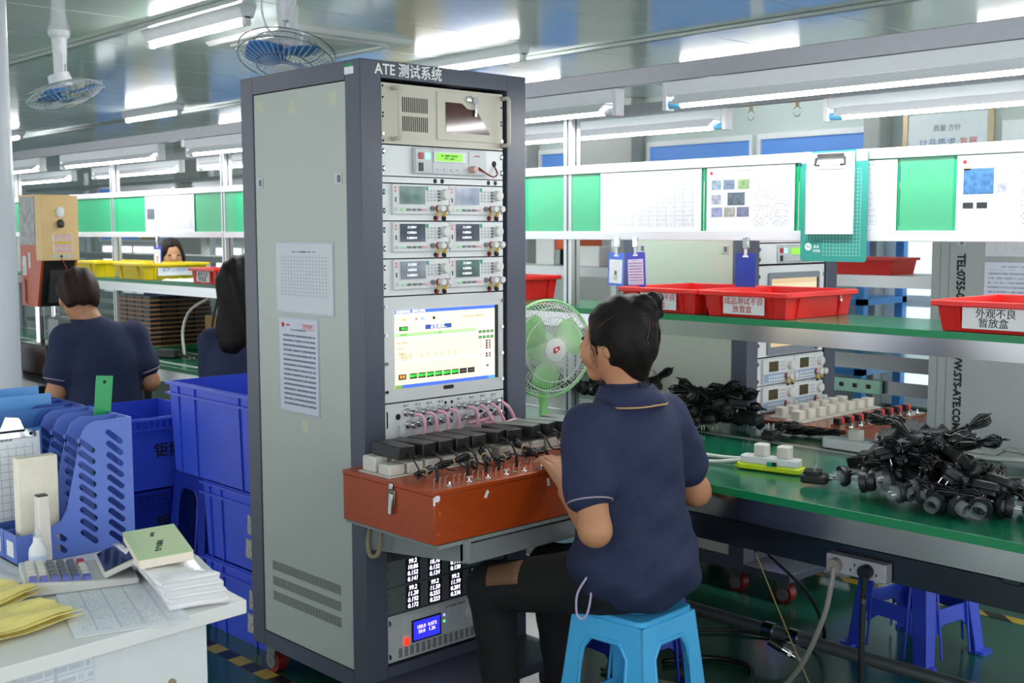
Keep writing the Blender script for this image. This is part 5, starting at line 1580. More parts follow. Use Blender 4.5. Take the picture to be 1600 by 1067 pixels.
# folders and clipboards in the holders
m_fold, m_fold2 = mat('light_blue_folder', '#5e9fe0', .35), mat('mid_blue_folder', '#3f74b8', .4)
for k, (y, m, l, h) in enumerate(((2.87, m_fold2, 'mid blue folder standing at the front of the rear file holder', .3), (2.95, m_fold, 'light blue folder standing in the middle of the rear file holder', .325), (3.03, m_fold, 'light blue folder standing at the back of the rear file holder', .335))):
    t = thing('folder', l, 'folder', (.86, y, .756), rot=(-.06, 0, 0))
    bx('cover', m, t, 0, .31, 0, .002, 0, h, bevel=.001)
    bx('cover', m, t, 0, .31, .02, .022, 0, h - .012, bevel=.001)
    bx('spine', m, t, -.002, 0, 0, .022, 0, h)
    bx('pages', m_lab, t, .01, .29, .005, .018, .0, h - .02)
for k, (x, y, l, tz) in enumerate(((.83, 2.77, 'clipboard with a gridded form and steel clip in the slotted holder', .0), (.76, 2.83, 'second clipboard with a steel clip just behind the first one', .05))):
    t = thing('clipboard', l, 'clipboard', (x, y, .757), rot=(-.05, 0, tz))
    bx('board', m_fold2, t, 0, .24, 0, .003, 0, .27, bevel=.001)
    bx('form', paper('grid_form', 14, 12, '#8f949c', '#eceef1', cover=.3, top=.9, bot=.1), t, .006, .234, -.002, 0, .01, .262)
    c = MB().prism([(.105, .25), (.225, .25), (.222, .265), (.19, .275), (.14, .275), (.108, .265)], -.008, -.003, 'y').build('clip_plate', m_chrome, t, bevel=.001)
    MB().prism([(.135, .27), (.195, .27), (.182, .3), (.15, .305)], -.022, -.019, 'y').build('clip_lever', m_chrome, c, bevel=.002)
    MB().cyl((.135, -.013, .272), (.195, -.013, .272), .007, n=10).build('clip_spring', m_black, c)
    for xx in (.118, .212):
        MB().cyl((xx, -.0095, .258), (xx, -.008, .258), .004, n=10).build('rivet', m_dark, c)
t = thing('ruler', 'green ruler sticking up out of the slotted file holder', 'ruler', (1.166, 2.72, .77), rot=(0, .1, 0))
bx('blade', mat('green_ruler', '#1b9a55', .3, var=.06), t, -.021, .021, 0, .003, 0, .375, bevel=.0008)
MB().cyl((0, -.0005, .36), (0, .0035, .36), .004, n=10).build('hang_hole', m_dark, t)
for i in range(34):
    bx('tick', m_greenedge, t, .013 if i % 5 else .008, .021, -.0004, 0, .02 + i * .01, .0206 + i * .01)
# white stapler standing on end, beige card box, glue
t = thing('stapler', 'white stapler standing upright against the file holder', 'stapler', (.985, 2.585, .7512))
MB().frustum(-.012, .016, -.02, .012, .0, -.012, .014, -.018, .008, .155).build('body', m_plug, t, bevel=.004)
bx('hinge', m_black, t, -.011, .011, -.016, .004, .155, .158)
tag(MB().box(.955, 1.045, 2.63, 2.66, .755, .985).build('card_box', mat('cream_card', '#e6dfcc', .6), None, bevel=.002), 'cream card box standing in the near slot of the file holder', 'card box')
t = thing('glue_bottle', 'white glue bottle with a nozzle beside the calculator', 'glue bottle', (.952, 2.525, .7505))
MB().lathe([(.016, 0), (.0185, .004), (.0185, .045), (.017, .055), (.009, .068), (.008, .08)], 18).build('bottle', m_white, t, smooth='auto')
MB().lathe([(.009, .078), (.008, .09), (.004, .1), (.003, .115)], 14).build('nozzle', m_clear if 'clear_cap' in MATS else m_white, t, smooth='auto')
MB().lathe([(.0187, .015), (.0187, .04)], 18).build('print_band', mat('glue_print', '#c3d0ea', .5), t, smooth='auto')
# calculator
t = thing('calculator', 'grey desk calculator with blue keys and a tilted dark display', 'calculator', (.99, 2.405, .7525), rz=-.3)
t.scale = (1.12, 1.2, 1.0)
MB().prism([(-.1, 0), (.1, 0), (.1, .014), (.03, .018), (-.1, .03)], -.075, .075, 'y').build('body', mat('calc_white', '#cfcdc9', .4), t, bevel=.004)
MB().obox((.07, 0, .036), (.07, .135, .012), (0, -.4, 0)).build('display_hood', mat('calc_white', '#cfcdc9', .4), t, bevel=.003)
MB().obox((.068, 0, .0425), (.058, .12, .003), (0, -.4, 0)).build('display', mat('dark_glass', '#20242e', .08), t)
for r in range(5):
    for c in range(6):
        mm = mat('calc_key_blue', '#5d66b4', .4) if r == 0 else (m_redb if (c == 5 and r == 4) else (mat('calc_key_grey', '#6a6d74', .4) if c in (2, 3, 4) else m_plug))
        MB().frustum(-.09 + c * .0185, -.076 + c * .0185, -.066 + r * .026, -.047 + r * .026, .026 - c * .0018, -.089 + c * .0185, -.077 + c * .0185, -.065 + r * .026, -.048 + r * .026, .036 - c * .0016).build('key', mm, t)
# green notebook, bags, papers
t = thing('notebook', 'pale green notebook leaning on the calculator', 'notebook', (1.11, 2.28, .825), rot=(.06, -.06, -.28))
bx('cover', mat('pale_green_cover', '#b9cf9c', .5, var=.03), t, -.055, .055, -.1, .1, .012, .0135)
bx('pages', mat('page_cream', '#e7dccb', .6), t, -.054, .054, -.099, .099, -.006, .012)
txt('生产日报表', .014, m_ink, t, (0, -.03, .0138), (0, 0, 1.3))
txt('2017年', .01, m_ink, t, (.0, .05, .0138), (0, 0, 1.3))
for k in range(4):
    t = thing('document_bag', ('lowest white document bundle at the desk corner', 'second white document bundle from the bottom', 'third white document bundle from the bottom', 'topmost glossy white document bag at the desk corner')[k], 'document bag', (1.135 - .006 * k, 2.225 + .012 * k, .752 + k * .0135), rz=-.27 + .03 * k, group='stacked white document bundles')
    g = []
    for i in range(9):
        g.append([(-.06 + .12 * j / 6, -.17 + .36 * i / 8, .006 + .004 * math.sin(i * 1.7 + j + k) * (k == 3) + .003 * math.sin(PI * j / 6)) for j in range(7)])
    MB().sheet(g).build('bag', mat('glossy_white_film', '#e9e8ea', .18, var=.02) if k == 3 else m_lab, t, smooth=True, solid=.011)
    if k > 0:
        MB().box(-.056, .056, -.174, -.168, .0, .009).build('page_edges', mat('page_edge', '#d5d3d3', .6, var=.12, scale=200, stretch=(1, 1, 20)), t)
t = thing('form_sheet', 'printed white form lying flat at the front of the white desk', 'paper sheet', (.985, 2.2, .7522), rot=(-PI / 2, 0, 0))
t.rotation_euler = Euler((-PI / 2, 0, -.27), 'XYZ')
pm = paper('desk_form', 20, 5, '#a7aebb', '#e6e9ef', cover=.5)
bx('sheet', pm, t, -.105, .105, 0, .0012, -.175, .175)
for l, loc, rz_ in (('curled yellow slip on top at the left edge of the desk', (.73, 2.33, .757), .45), ('wide yellow slip below it at the left edge of the desk', (.735, 2.19, .7505), .2)):
    t = thing('yellow_slip', l, 'paper sheet', loc, rz_, 'yellow slips at the left edge of the desk')
    for q in range(3):
        g = [[(-.13 + .26 * j / 10 + q * .008 + .01 * math.sin(i * 2.1 + q), -.06 + .12 * i / 7 - q * .006, .006 + .008 * (2 - q) + .006 * abs(math.sin(PI * i / 3.5 + q)) + .003 * math.sin(j * .9 + i)) for j in range(11)] for i in range(8)]
        MB().sheet(g).build('slip', mat('yellow_paper', '#ecdb86', .5, var=.06), t, solid=.001)
for k in range(3):
    t = thing('loose_sheet', ('lowest', 'middle', 'topmost')[k] + ' curled white sheet at the left edge beside the glue bottle', 'paper sheet', (.8, 2.52 - .02 * k, .7515 + .003 * k), .1 + .12 * k, 'curled white sheets beside the glue bottle')
    g = [[(-.1 + .2 * j / 8, -.06 + .12 * i / 5, .001 + .012 * (i / 5) ** 2) for j in range(9)] for i in range(6)]
    MB().sheet(g).build('sheet', m_lab, t, smooth=True, solid=.001)

# ================================================================ BLUE CRATES
def crate(label, loc, sx, sy, h, m, rz=0, text=None, scuff=False):
    t = thing('plastic_crate', label, 'crate', loc, rz, 'blue plastic crates')
    w, k = .005, .955
    ax, ay = sx / 2, sy / 2
    o0 = [(-ax * k, -ay * k, 0), (ax * k, -ay * k, 0), (ax * k, ay * k, 0), (-ax * k, ay * k, 0)]
    o1 = [(-ax, -ay, h), (ax, -ay, h), (ax, ay, h), (-ax, ay, h)]
    i1 = [(-ax + w, -ay + w, h), (ax - w, -ay + w, h), (ax - w, ay - w, h), (-ax + w, ay - w, h)]
    i0 = [(-ax * k + w, -ay * k + w, w), (ax * k - w, -ay * k + w, w), (ax * k - w, ay * k - w, w), (-ax * k + w, ay * k - w, w)]
    MB().add(o0 + o1 + i1 + i0, [(3, 2, 1, 0)] + [(i, (i + 1) % 4, 4 + (i + 1) % 4, 4 + i) for i in range(4)] + [(4 + i, 4 + (i + 1) % 4, 8 + (i + 1) % 4, 8 + i) for i in range(4)] + [(8 + i, 8 + (i + 1) % 4, 12 + (i + 1) % 4, 12 + i) for i in range(4)] + [(12, 13, 14, 15)]).build('shell', m, t, recalc=False)
    for zz in (h - .012, h - .05):
        r_ = .012
        MB().box(-ax - r_, ax + r_, -ay - r_, -ay + .001, zz, zz + .008).box(-ax - r_, ax + r_, ay - .001, ay + r_, zz, zz + .008).box(-ax - r_, -ax + .001, -ay, ay, zz, zz + .008).box(ax - .001, ax + r_, -ay, ay, zz, zz + .008).build('rim_flange', m, t)
    def hwx(z): return ax * (k + (1 - k) * z / h)
    def hwy(z): return ay * (k + (1 - k) * z / h)
    for s_ in (-1, 1):
        for q in (-.8, -.45, .45, .8):
            MB().frustum(q * ax - .005, q * ax + .005, s_ * hwy(0) - .006, s_ * hwy(0) + .006, .0, q * ax - .005, q * ax + .005, s_ * hwy(h) - .006, s_ * hwy(h) + .008, h - .01).build('rib', m, t)
            MB().frustum(s_ * hwx(0) - .006, s_ * hwx(0) + .006, q * ay - .005, q * ay + .005, .0, s_ * hwx(h) - .006, s_ * hwx(h) + .008, q * ay - .005, q * ay + .005, h - .01).build('rib', m, t)
        for q in range(7):
            u = -.3 * ax + q * .1 * ax
            bx('rim_rib', m, t, u - .003, u + .003, s_ * ay - .004 if s_ > 0 else -ay - .009, s_ * ay + .009 if s_ > 0 else -ay + .004, h - .05, h - .006)
    if text:
        txt(text, .062, m_ink, t, (text_x, -hwy(h * .5) - .002, h * .52), (PI / 2 - .0, 0, 0), bold=.001)
    if scuff:
        for y, z in ((.0, .17), (.02, .08), (-.02, .06)):
            MB().obox((-hwx(z) - .002, y - .1, z), (.001, .055, .07), (0, .03, .0)).build('label_remnant', mat('torn_label', '#a9a79c', .6, var=.5, scale=70), t)
    return t
text_x = .06
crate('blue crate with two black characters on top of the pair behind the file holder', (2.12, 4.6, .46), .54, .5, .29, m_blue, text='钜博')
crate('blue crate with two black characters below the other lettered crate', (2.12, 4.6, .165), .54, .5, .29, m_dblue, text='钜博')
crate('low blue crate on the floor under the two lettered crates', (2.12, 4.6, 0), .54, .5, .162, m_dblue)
crate('tall blue crate lying across the stool and the crates beside the rack', (2.33, 3.83, .565), .44, .72, .35, m_blue)
crate('scuffed blue crate with torn labels directly under the tall crate', (2.32, 3.72, .275), .4, .48, .285, m_blue, scuff=True)
crate('scuffed blue crate with torn labels on the floor beside the rack', (2.32, 3.72, .0), .4, .48, .272, m_blue, scuff=True)
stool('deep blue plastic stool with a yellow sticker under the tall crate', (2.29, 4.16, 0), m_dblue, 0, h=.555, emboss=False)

# ================================================================ ULTRASONIC WELDER AND ITS TABLE
t = thing('machine_table', 'low dark table carrying the orange welding machine', 'table', (2.2, 5.75, 0))
bx('tabletop', m_black, t, -.1, .6, -.05, .75, .7, .74, bevel=.004)
for x in (-.08, .54):
    for y in (-.03, .69):
        bx('leg', m_matte, t, x, x + .04, y, y + .04, 0, .7)
t = thing('welding_machine', 'orange and cream ultrasonic welding machine behind the seated man', 'machine', (2.36, 6.04, .7405), rz=0)
t.scale = (.72, .68, 1)
m_org = mat('machine_orange', '#b8502a', .4, var=.05)
m_crm = mat('machine_cream', '#e3bd83', .45, var=.03)
bx('base', m_black, t, 0, .36, 0, .5, 0, .16, bevel=.006)
MB().cyl((.08, .3, .16), (.08, .3, .45), .032, n=16).cyl((.2, .3, .16), (.2, .3, .45), .032, n=16).build('column', m_chrome, t, smooth='auto')
MB().prism([(.12, .36), (.42, .36), (.42, .93), (.0, .93), (.0, .62)], .0, .02, 'x').build('side_plate', m_org, t)
MB().prism([(.12, .36), (.42, .36), (.42, .93), (.0, .93), (.0, .62)], .24, .26, 'x').build('side_plate', m_org, t)
bx('rear_cover', m_org, t, .02, .24, .38, .42, .36, .93)
fp = bx('front_cover', m_crm, t, -.003, .263, -.03, .1, .6, .935, bevel=.004)
bx('hood', m_crm, t, .0, .26, .1, .42, .925, .94)
bx('film_wrap', mat('crinkled_film', '#b9bcbd', .12, var=.3, scale=25, alpha=.6, bump=.5, bscale=40), t, -.006, -.001, .1, .4, .68, .93)
MB().lathe([(.028, -.03), (.028, -.04), (.024, -.042)], 20, (.13, 0, .85), 'y').build('gauge', m_white, fp, smooth='auto')
MB().lathe([(.022, -.03), (.022, -.055), (.016, -.06)], 16, (.13, 0, .79), 'y').build('knob', m_black, fp, smooth='auto')
for z in (.715, .665):
    bx('warning_label', paper('warn_%d' % int(z * 1000), 5, 0, '#b5483a', '#ecdfd6', cover=.6, top=.95, bot=.05, right=.98), fp, .07, .215, -.032, -.03, z - .022, z + .022)
bx('warning_stripe', m_yellow, fp, .08, .21, -.033, -.032, .688, .697)
bx('button_plate', m_beige, fp, .06, .22, -.0315, -.03, .612, .632)
MB().cyl((.13, -.04, .622), (.13, -.03, .622), .007, n=10).build('button', m_black, fp)
bx('horn_block', m_matte, t, .06, .2, .02, .3, .38, .6)
MB().prism([(.1, .36), (.25, .36), (.1, .6), (.0, .6)], .02, .24, 'x').build('lower_shroud', m_dark, t)
bx('side_label', mat('machine_label', '#c9cdd4', .4, var=.3, scale=40), t, -.003, 0, .3, .38, .52, .62)
bx('side_window', m_lightgrey, t, -.002, 0, .22, .26, .56, .64, bevel=.001)
for i in range(9):
    MB().obox((-.001, .33, .38 + i * .014), (.002, .05, .006), (.4, 0, 0)).build('vent', m_dark, t)
bx('work_fixture', mat('grey_fixture', '#77797c', .35, metal=.5), t, .1, .34, .02, .22, .16, .3, bevel=.01)
MB().tube(bez((.13, -.03, .612), (.16, -.06, .55), (.17, -.04, .52)), .0025).build('red_wire', m_rterm, t)
MB().obox((.175, -.04, .525), (.03, .02, .02), (0, .5, .3)).build('orange_clip', mat('orange_plastic', '#e87a2a', .4), t)
tag(MB().tube(bez((2.3, 6.34, .745), (2.29, 6.35, .95), (2.31, 6.35, 1.2), (2.33, 6.33, 1.3)), .008, 8).build('machine_cable', m_bcable, None, smooth=True), 'black cable hanging behind the welding machine', 'cable')
bin_thing('red_bin', 'red bin low at the left behind the welding machine base', (2.2, 6.35, .7405), m_red, .14, .2, .12, tiny=True)
# ================================================================ PEOPLE (bodies modelled as smooth distance fields)
def surf(prims, vox, name, warp=None):
    """prims: ('c',a,b,ra,rb,k) tapered limb; ('e',c,(rx,ry,rz),k,rz) ellipsoid; ('x',...) ellipsoid cut; ('p',point,normal) plane cut"""
    lo = np.array([1e9] * 3)
    hi = -lo
    for p in prims:
        if p[0] == 'c':
            r = max(p[3], p[4])
            lo = np.minimum(lo, np.minimum(p[1], p[2]) - r)
            hi = np.maximum(hi, np.maximum(p[1], p[2]) + r)
        elif p[0] == 'e':
            r = max(p[2])
            lo = np.minimum(lo, np.array(p[1]) - r)
            hi = np.maximum(hi, np.array(p[1]) + r)
    lo -= vox * 4
    hi += vox * 4
    n = np.ceil((hi - lo) / vox).astype(int) + 1
    F = np.full(n, .3, np.float32)
    ax = [lo[i] + vox * np.arange(n[i]) for i in range(3)]
    def sub(a, b, m):
        i0 = np.clip(((np.array(a) - m - lo) / vox).astype(int), 0, n - 1)
        i1 = np.clip(((np.array(b) + m - lo) / vox).astype(int) + 2, 1, n)
        sl = tuple(slice(i0[i], i1[i]) for i in range(3))
        G = np.meshgrid(*[ax[i][sl[i]] for i in range(3)], indexing='ij', sparse=True)
        return sl, G
    for p in prims:
        if p[0] == 'c':
            _, a, b, ra, rb = p[:5]
            k = p[5] if len(p) > 5 else .02
            a, b = np.array(a, float), np.array(b, float)
            sl, G = sub(np.minimum(a, b), np.maximum(a, b), max(ra, rb) + .06)
            d = b - a
            L2 = (d * d).sum()
            t = np.clip(((G[0] - a[0]) * d[0] + (G[1] - a[1]) * d[1] + (G[2] - a[2]) * d[2]) / L2, 0, 1)
            D_ = np.sqrt((G[0] - a[0] - t * d[0]) ** 2 + (G[1] - a[1] - t * d[1]) ** 2 + (G[2] - a[2] - t * d[2]) ** 2) - (ra + (rb - ra) * t)
        elif p[0] in 'ex':
            _, c, r = p[:3]
            k = p[3] if len(p) > 3 else .02
            rz = p[4] if len(p) > 4 else 0
            rx = p[5] if len(p) > 5 else 0
            m = max(r)
            sl, G = sub(np.array(c) - m, np.array(c) + m, .06)
            x, y, z = G[0] - c[0], G[1] - c[1], G[2] - c[2]
            x, y = x * math.cos(rz) + y * math.sin(rz), -x * math.sin(rz) + y * math.cos(rz)
            y, z = y * math.cos(rx) + z * math.sin(rx), -y * math.sin(rx) + z * math.cos(rx)
            q = np.sqrt((x / r[0]) ** 2 + (y / r[1]) ** 2 + (z / r[2]) ** 2)
            D_ = (q - 1) * min(r) * (1 + .35 * (1 - min(r) / max(r)))
        elif p[0] == 'p':
            G = np.meshgrid(*ax, indexing='ij', sparse=True)
            nn = np.array(p[2], float)
            nn /= np.linalg.norm(nn)
            D_ = (G[0] - p[1][0]) * nn[0] + (G[1] - p[1][1]) * nn[1] + (G[2] - p[1][2]) * nn[2]
            F = np.maximum(F, D_.astype(np.float32))
            continue
        f = F[sl]
        D_ = D_.astype(np.float32)
        if p[0] == 'x':
            h = np.clip(.5 - .5 * (f + D_) / k, 0, 1)
            F[sl] = f * (1 - h) - D_ * h + k * h * (1 - h)
        else:
            h = np.clip(.5 + .5 * (f - D_) / k, 0, 1)
            F[sl] = f * (1 - h) + D_ * h - k * h * (1 - h)
    if warp:
        G = np.meshgrid(*ax, indexing='ij', sparse=True)
        F = F + warp(*G).astype(np.float32)
    # surface nets
    ins = F < 0
    c8 = [ins[i:n[0] - 1 + i, j:n[1] - 1 + j, k:n[2] - 1 + k] for i in (0, 1) for j in (0, 1) for k in (0, 1)]
    cnt = sum(c.astype(np.int8) for c in c8)
    cells = np.argwhere((cnt > 0) & (cnt < 8))
    idx = -np.ones(n - 1, np.int64)
    idx[tuple(cells.T)] = np.arange(len(cells))
    acc = np.zeros((len(cells), 3))
    num = np.zeros(len(cells))
    cor = [(i, j, k) for i in (0, 1) for j in (0, 1) for k in (0, 1)]
    for a in range(8):
        for b in range(a + 1, 8):
            if sum(x != y for x, y in zip(cor[a], cor[b])) != 1:
                continue
            A, B = cells + cor[a], cells + cor[b]
            fa, fb = F[tuple(A.T)], F[tuple(B.T)]
            msk = (fa < 0) != (fb < 0)
            t = np.where(msk, fa / np.where(msk, fa - fb, 1), 0)
            acc += np.where(msk[:, None], A + (B - A) * t[:, None], 0)
            num += msk
    V = lo + vox * acc / num[:, None]
    faces = []
    for axn in range(3):
        o1, o2 = [(1, 2), (2, 0), (0, 1)][axn]
        s0 = [slice(1, n[i] - 1) for i in range(3)]
        s0[axn] = slice(0, n[axn] - 1)
        s1 = list(s0)
        s1[axn] = slice(1, n[axn])
        a, b = ins[tuple(s0)], ins[tuple(s1)]
        for flip, mm in ((False, a & ~b), (True, ~a & b)):
            e = np.argwhere(mm)
            off = np.array([1, 1, 1])
            off[axn] = 0
            e = e + off
            d1, d2 = np.zeros(3, int), np.zeros(3, int)
            d1[o1], d2[o2] = 1, 1
            q = [idx[tuple((e - d1 - d2).T)], idx[tuple((e - d2).T)], idx[tuple(e.T)], idx[tuple((e - d1).T)]]
            q = np.stack(q, 1)
            faces.append(q[:, ::-1] if flip else q)
    fc = np.concatenate(faces)
    fc = fc[(fc >= 0).all(1)]
    me = bpy.data.meshes.new(name)
    me.from_pydata(V.tolist(), [], fc.tolist())
    me.update()
    return me
def person_part(name, prims, vox, m, parent, warp=None, smooth=2):
    me = surf(prims, vox, name, warp)
    o = link(name, me, m, parent, smooth=True)
    if smooth:
        md = o.modifiers.new('relax', 'SMOOTH')
        md.factor = .5
        md.iterations = smooth
    # meshes are in world coordinates: shift back by the empty
    o.location = (-parent.location.x, -parent.location.y, -parent.location.z)
    return o
def put(o, parent):
    o.location = (-parent.location.x, -parent.location.y, -parent.location.z)
    return o
m_skin = mat('skin_tan', '#b98260', .55, var=.05, scale=12, bump=.02, bscale=300)
m_skin2 = mat('skin_tan_b', '#bb8663', .55, var=.05, scale=12)
m_hair = mat('dark_hair', '#120c0a', .48, spec=.22, var=.5, scale=35, stretch=(9, 9, .9), bump=.5, bscale=70)
m_hair2 = mat('brown_hair', '#2a140d', .5, spec=.22, var=.5, scale=35, stretch=(9, 9, .9), bump=.5, bscale=70)
m_pants = mat('black_knit', '#08090a', .85, var=.15, scale=80, bump=.1, bscale=500)
m_pipe = mat('tan_piping', '#b98f62', .7)
m_pipe2 = mat('lilac_piping', '#9a8a9c', .7)
V3 = lambda *a: np.array(a, float)

def ring(c, d, r, th, m, parent, name, ry=None):
    c, d = Vector(c), Vector(d).normalized()
    a = d.orthogonal().normalized()
    b = d.cross(a)
    o = MB().tube([c + a * math.cos(t) * r + b * math.sin(t) * r for t in [2 * PI * i / 28 for i in range(28)]], th, 6, closed=True).build(name, m, parent, smooth=True)
    return put(o, parent)
def folds(ax_, f1, f2, amp, z0, z1):
    def w(x, y, z):
        env = np.clip((z1 - z) / max(z1 - z0, 1e-6), 0, 1)
        return amp * (np.sin(f1 * (z + .55 * x - .3 * y)) * .6 + np.sin(f2 * (z - .4 * x + .5 * y) + 1.3) * .4 + .5 * np.sin(f1 * .43 * (x + y) + 2 * z)) * (.3 + .7 * env)
    return w

# ---------------------------------------------------------------- woman with a bun, seated in front
wm = thing('person', 'person with a hair bun in a navy polo seated at the tall rack', 'person', (2.4, 2.09, 0))
hc = V3(2.378, 2.118, 1.19)
fd = V3(-.24, .97, 0)
ld = V3(-.97, -.24, 0)
up = V3(0, 0, 1)
yaw = math.atan2(.24, .97)
LE, LW = V3(2.172, 2.005, .722), V3(2.313, 2.245, .76)
RE, RW = V3(2.672, 2.07, .735), V3(2.6, 2.26, .79)
sk = [('e', hc, (.072, .09, .1), .02, yaw),
      ('c', hc + fd * .035 - up * .03, hc + fd * .062 - up * .088, .056, .026, .03),
      ('c', hc + fd * .085 + up * .005, hc + fd * .104 - up * .022, .008, .012, .014),
      ('e', hc + fd * .088 - up * .062, (.022, .012, .012), .012, yaw),
      ('e', hc + fd * .06 + ld * .035 - up * .035, (.025, .03, .03), .02, yaw),
      ('e', hc + ld * .073 - fd * .012 - up * .012, (.008, .017, .029), .006, yaw),
      ('c', hc - fd * .025 - up * .06, V3(2.392, 2.085, 1.0), .05, .056, .03),
      ('c', V3(2.26, 2.1, .975), V3(2.53, 2.095, .975), .05, .05, .03),
      ('c', V3(2.395, 2.09, .88), V3(2.4, 2.08, .6), .08, .1, .04),
      ('c', V3(2.232, 2.1, .965), LE, .047, .04, .02), ('c', LE, LW, .041, .024, .02),
      ('c', V3(2.562, 2.095, .965), RE, .047, .04, .02), ('c', RE, RW, .041, .024, .02)]
# left hand gripping the box edge: palm, four fingers, thumb
kn = [V3(2.335 + .0195 * i, 2.338 - .004 * i, .812 + (.004, .008, .007, .002)[i]) for i in range(4)]
for i in range(4):
    tip = kn[i] + V3(.008, .062 + (.0, .01, .012, .004)[i], .004)
    mid = (kn[i] + tip) / 2 + V3(0, 0, .012)
    sk += [('c', LW + V3(.004 + .008 * i, .01, .006), kn[i], .015, .0115, .008), ('c', kn[i], mid, .0098, .009, .003), ('c', mid, tip, .009, .0072, .003)]
th0 = LW + V3(.035, .03, .01)
sk += [('c', LW + V3(.018, .01, .0), th0 + V3(.02, .02, .02), .014, .012, .008), ('c', th0 + V3(.02, .02, .02), th0 + V3(.045, .06, .042), .011, .008, .003)]
# right hand resting on the box
for i in range(4):
    k0 = RW + V3(-.03 + .02 * i, .07, .03)
    sk += [('c', RW + V3(-.015 + .01 * i, .01, .005), k0, .015, .0115, .008), ('c', k0, k0 + V3(0, .04, .002), .0098, .0085, .003), ('c', k0 + V3(0, .04, .002), k0 + V3(0, .065, -.006), .0085, .007, .003)]
sk += [('c', RW + V3(-.02, .02, .0), RW + V3(-.06, .06, .03), .012, .008, .005)]
person_part('body', sk, .0042, m_skin, wm, smooth=2)
sh_ = [('e', V3(2.392, 2.088, .86), (.178, .128, .2), .03), ('e', V3(2.4, 2.075, .68), (.178, .14, .2), .04), ('e', V3(2.402, 2.068, .575), (.2, .178, .122), .05),
       ('c', V3(2.255, 2.095, .965), V3(2.535, 2.09, .965), .062, .06, .04),
       ('c', V3(2.392, 2.08, .985), V3(2.39, 2.087, 1.045), .08, .064, .03),
       ('c', V3(2.235, 2.1, .965), V3(2.192, 2.045, .825), .064, .07, .03),
       ('c', V3(2.562, 2.092, .965), V3(2.635, 2.08, .82), .064, .068, .03),
       ('x', V3(2.39, 2.12, 1.13), (.05, .055, .07), .01)]
person_part('polo_shirt', sh_, .0065, m_navy, wm, warp=folds(0, 46, 70, .007, .5, 1.0), smooth=3)
ring((2.184, 2.034, .79), LE - V3(2.232, 2.1, .965), .0585, .0026, m_pipe2, wm, 'sleeve_piping')
ring((2.648, 2.077, .79), RE - V3(2.562, 2.095, .965), .056, .0026, m_pipe2, wm, 'sleeve_piping')
# collar band and its piping
g, pipe_pts = [], []
for i in range(25):
    a = -2.4 + 4.8 * i / 24 - PI / 2 + .1
    c, s_ = math.cos(a), math.sin(a)
    g.append([(2.388 + .06 * c, 2.09 + .063 * s_, 1.068), (2.388 + .072 * c, 2.088 + .076 * s_, 1.07), (2.39 + .1 * c, 2.08 + .1 * s_, 1.028 - .006 * abs(c))])
    pipe_pts.append((2.39 + .1015 * c, 2.08 + .1015 * s_, 1.0275 - .006 * abs(c)))
put(MB().sheet(g).build('collar', m_navy, wm, smooth=True, solid=.004), wm)
put(MB().tube(pipe_pts, .0026, 6).build('collar_piping', m_pipe, wm, smooth=True), wm)
tr = [('e', V3(2.4, 2.085, .53), (.175, .15, .08), .04),
      ('c', V3(2.315, 2.12, .535), V3(2.235, 2.47, .455), .092, .07, .04), ('c', V3(2.235, 2.47, .455), V3(2.24, 2.43, .1), .07, .052, .03),
      ('c', V3(2.48, 2.12, .535), V3(2.5, 2.49, .455), .092, .07, .04), ('c', V3(2.5, 2.49, .455), V3(2.5, 2.44, .1), .07, .052, .03),
      ('p', V3(0, 0, .4635), V3(0, 0, -1)) if False else ('c', V3(2.315, 2.12, .54), V3(2.48, 2.12, .54), .08, .08, .03)]
person_part('trousers', tr, .008, m_pants, wm, warp=folds(0, 60, 85, .002, .1, .6), smooth=2)
for x in (2.24, 2.5):
    put(MB().ell((x, 2.46, .045), (.04, .11, .042)).build('shoe', m_matte, wm, smooth=True), wm)
# sheer knee panel
ax0, ax1 = Vector((2.27, 2.33, .488)), Vector((2.237, 2.468, .456))
d = (ax1 - ax0).normalized()
e1 = d.cross(Vector((0, 0, 1))).normalized()
e2 = e1.cross(d)
g = []
for i in range(7):
    c = ax0.lerp(ax1, i / 6)
    r = .0815 - .0075 * i / 6
    g.append([tuple(c + (e1 * math.cos(a) + e2 * math.sin(a)) * r) for a in [PI * (.62 + .3 * j / 5) for j in range(6)]])
put(MB().sheet(g).build('mesh_knee_panel', mat('sheer_mesh', '#6b4a36', .7, var=.6, scale=320), wm, smooth=True, solid=.002), wm)
# lilac strap from the pocket
put(MB().tube(bez((2.225, 2.055, .6), (2.2, 2.06, .58), (2.19, 2.085, .53), (2.195, 2.09, .475), (2.205, 2.075, .465), (2.21, 2.06, .5), (2.215, 2.05, .59)), .0032, 6).build('lilac_strap', mat('lilac_cord', '#b9a8d0', .5), wm, smooth=True), wm)
put(MB().obox((2.222, 2.05, .602), (.03, .02, .03), (0, .4, .3)).build('strap_fob', mat('lilac_cord', '#b9a8d0', .5), wm, bevel=.006), wm)
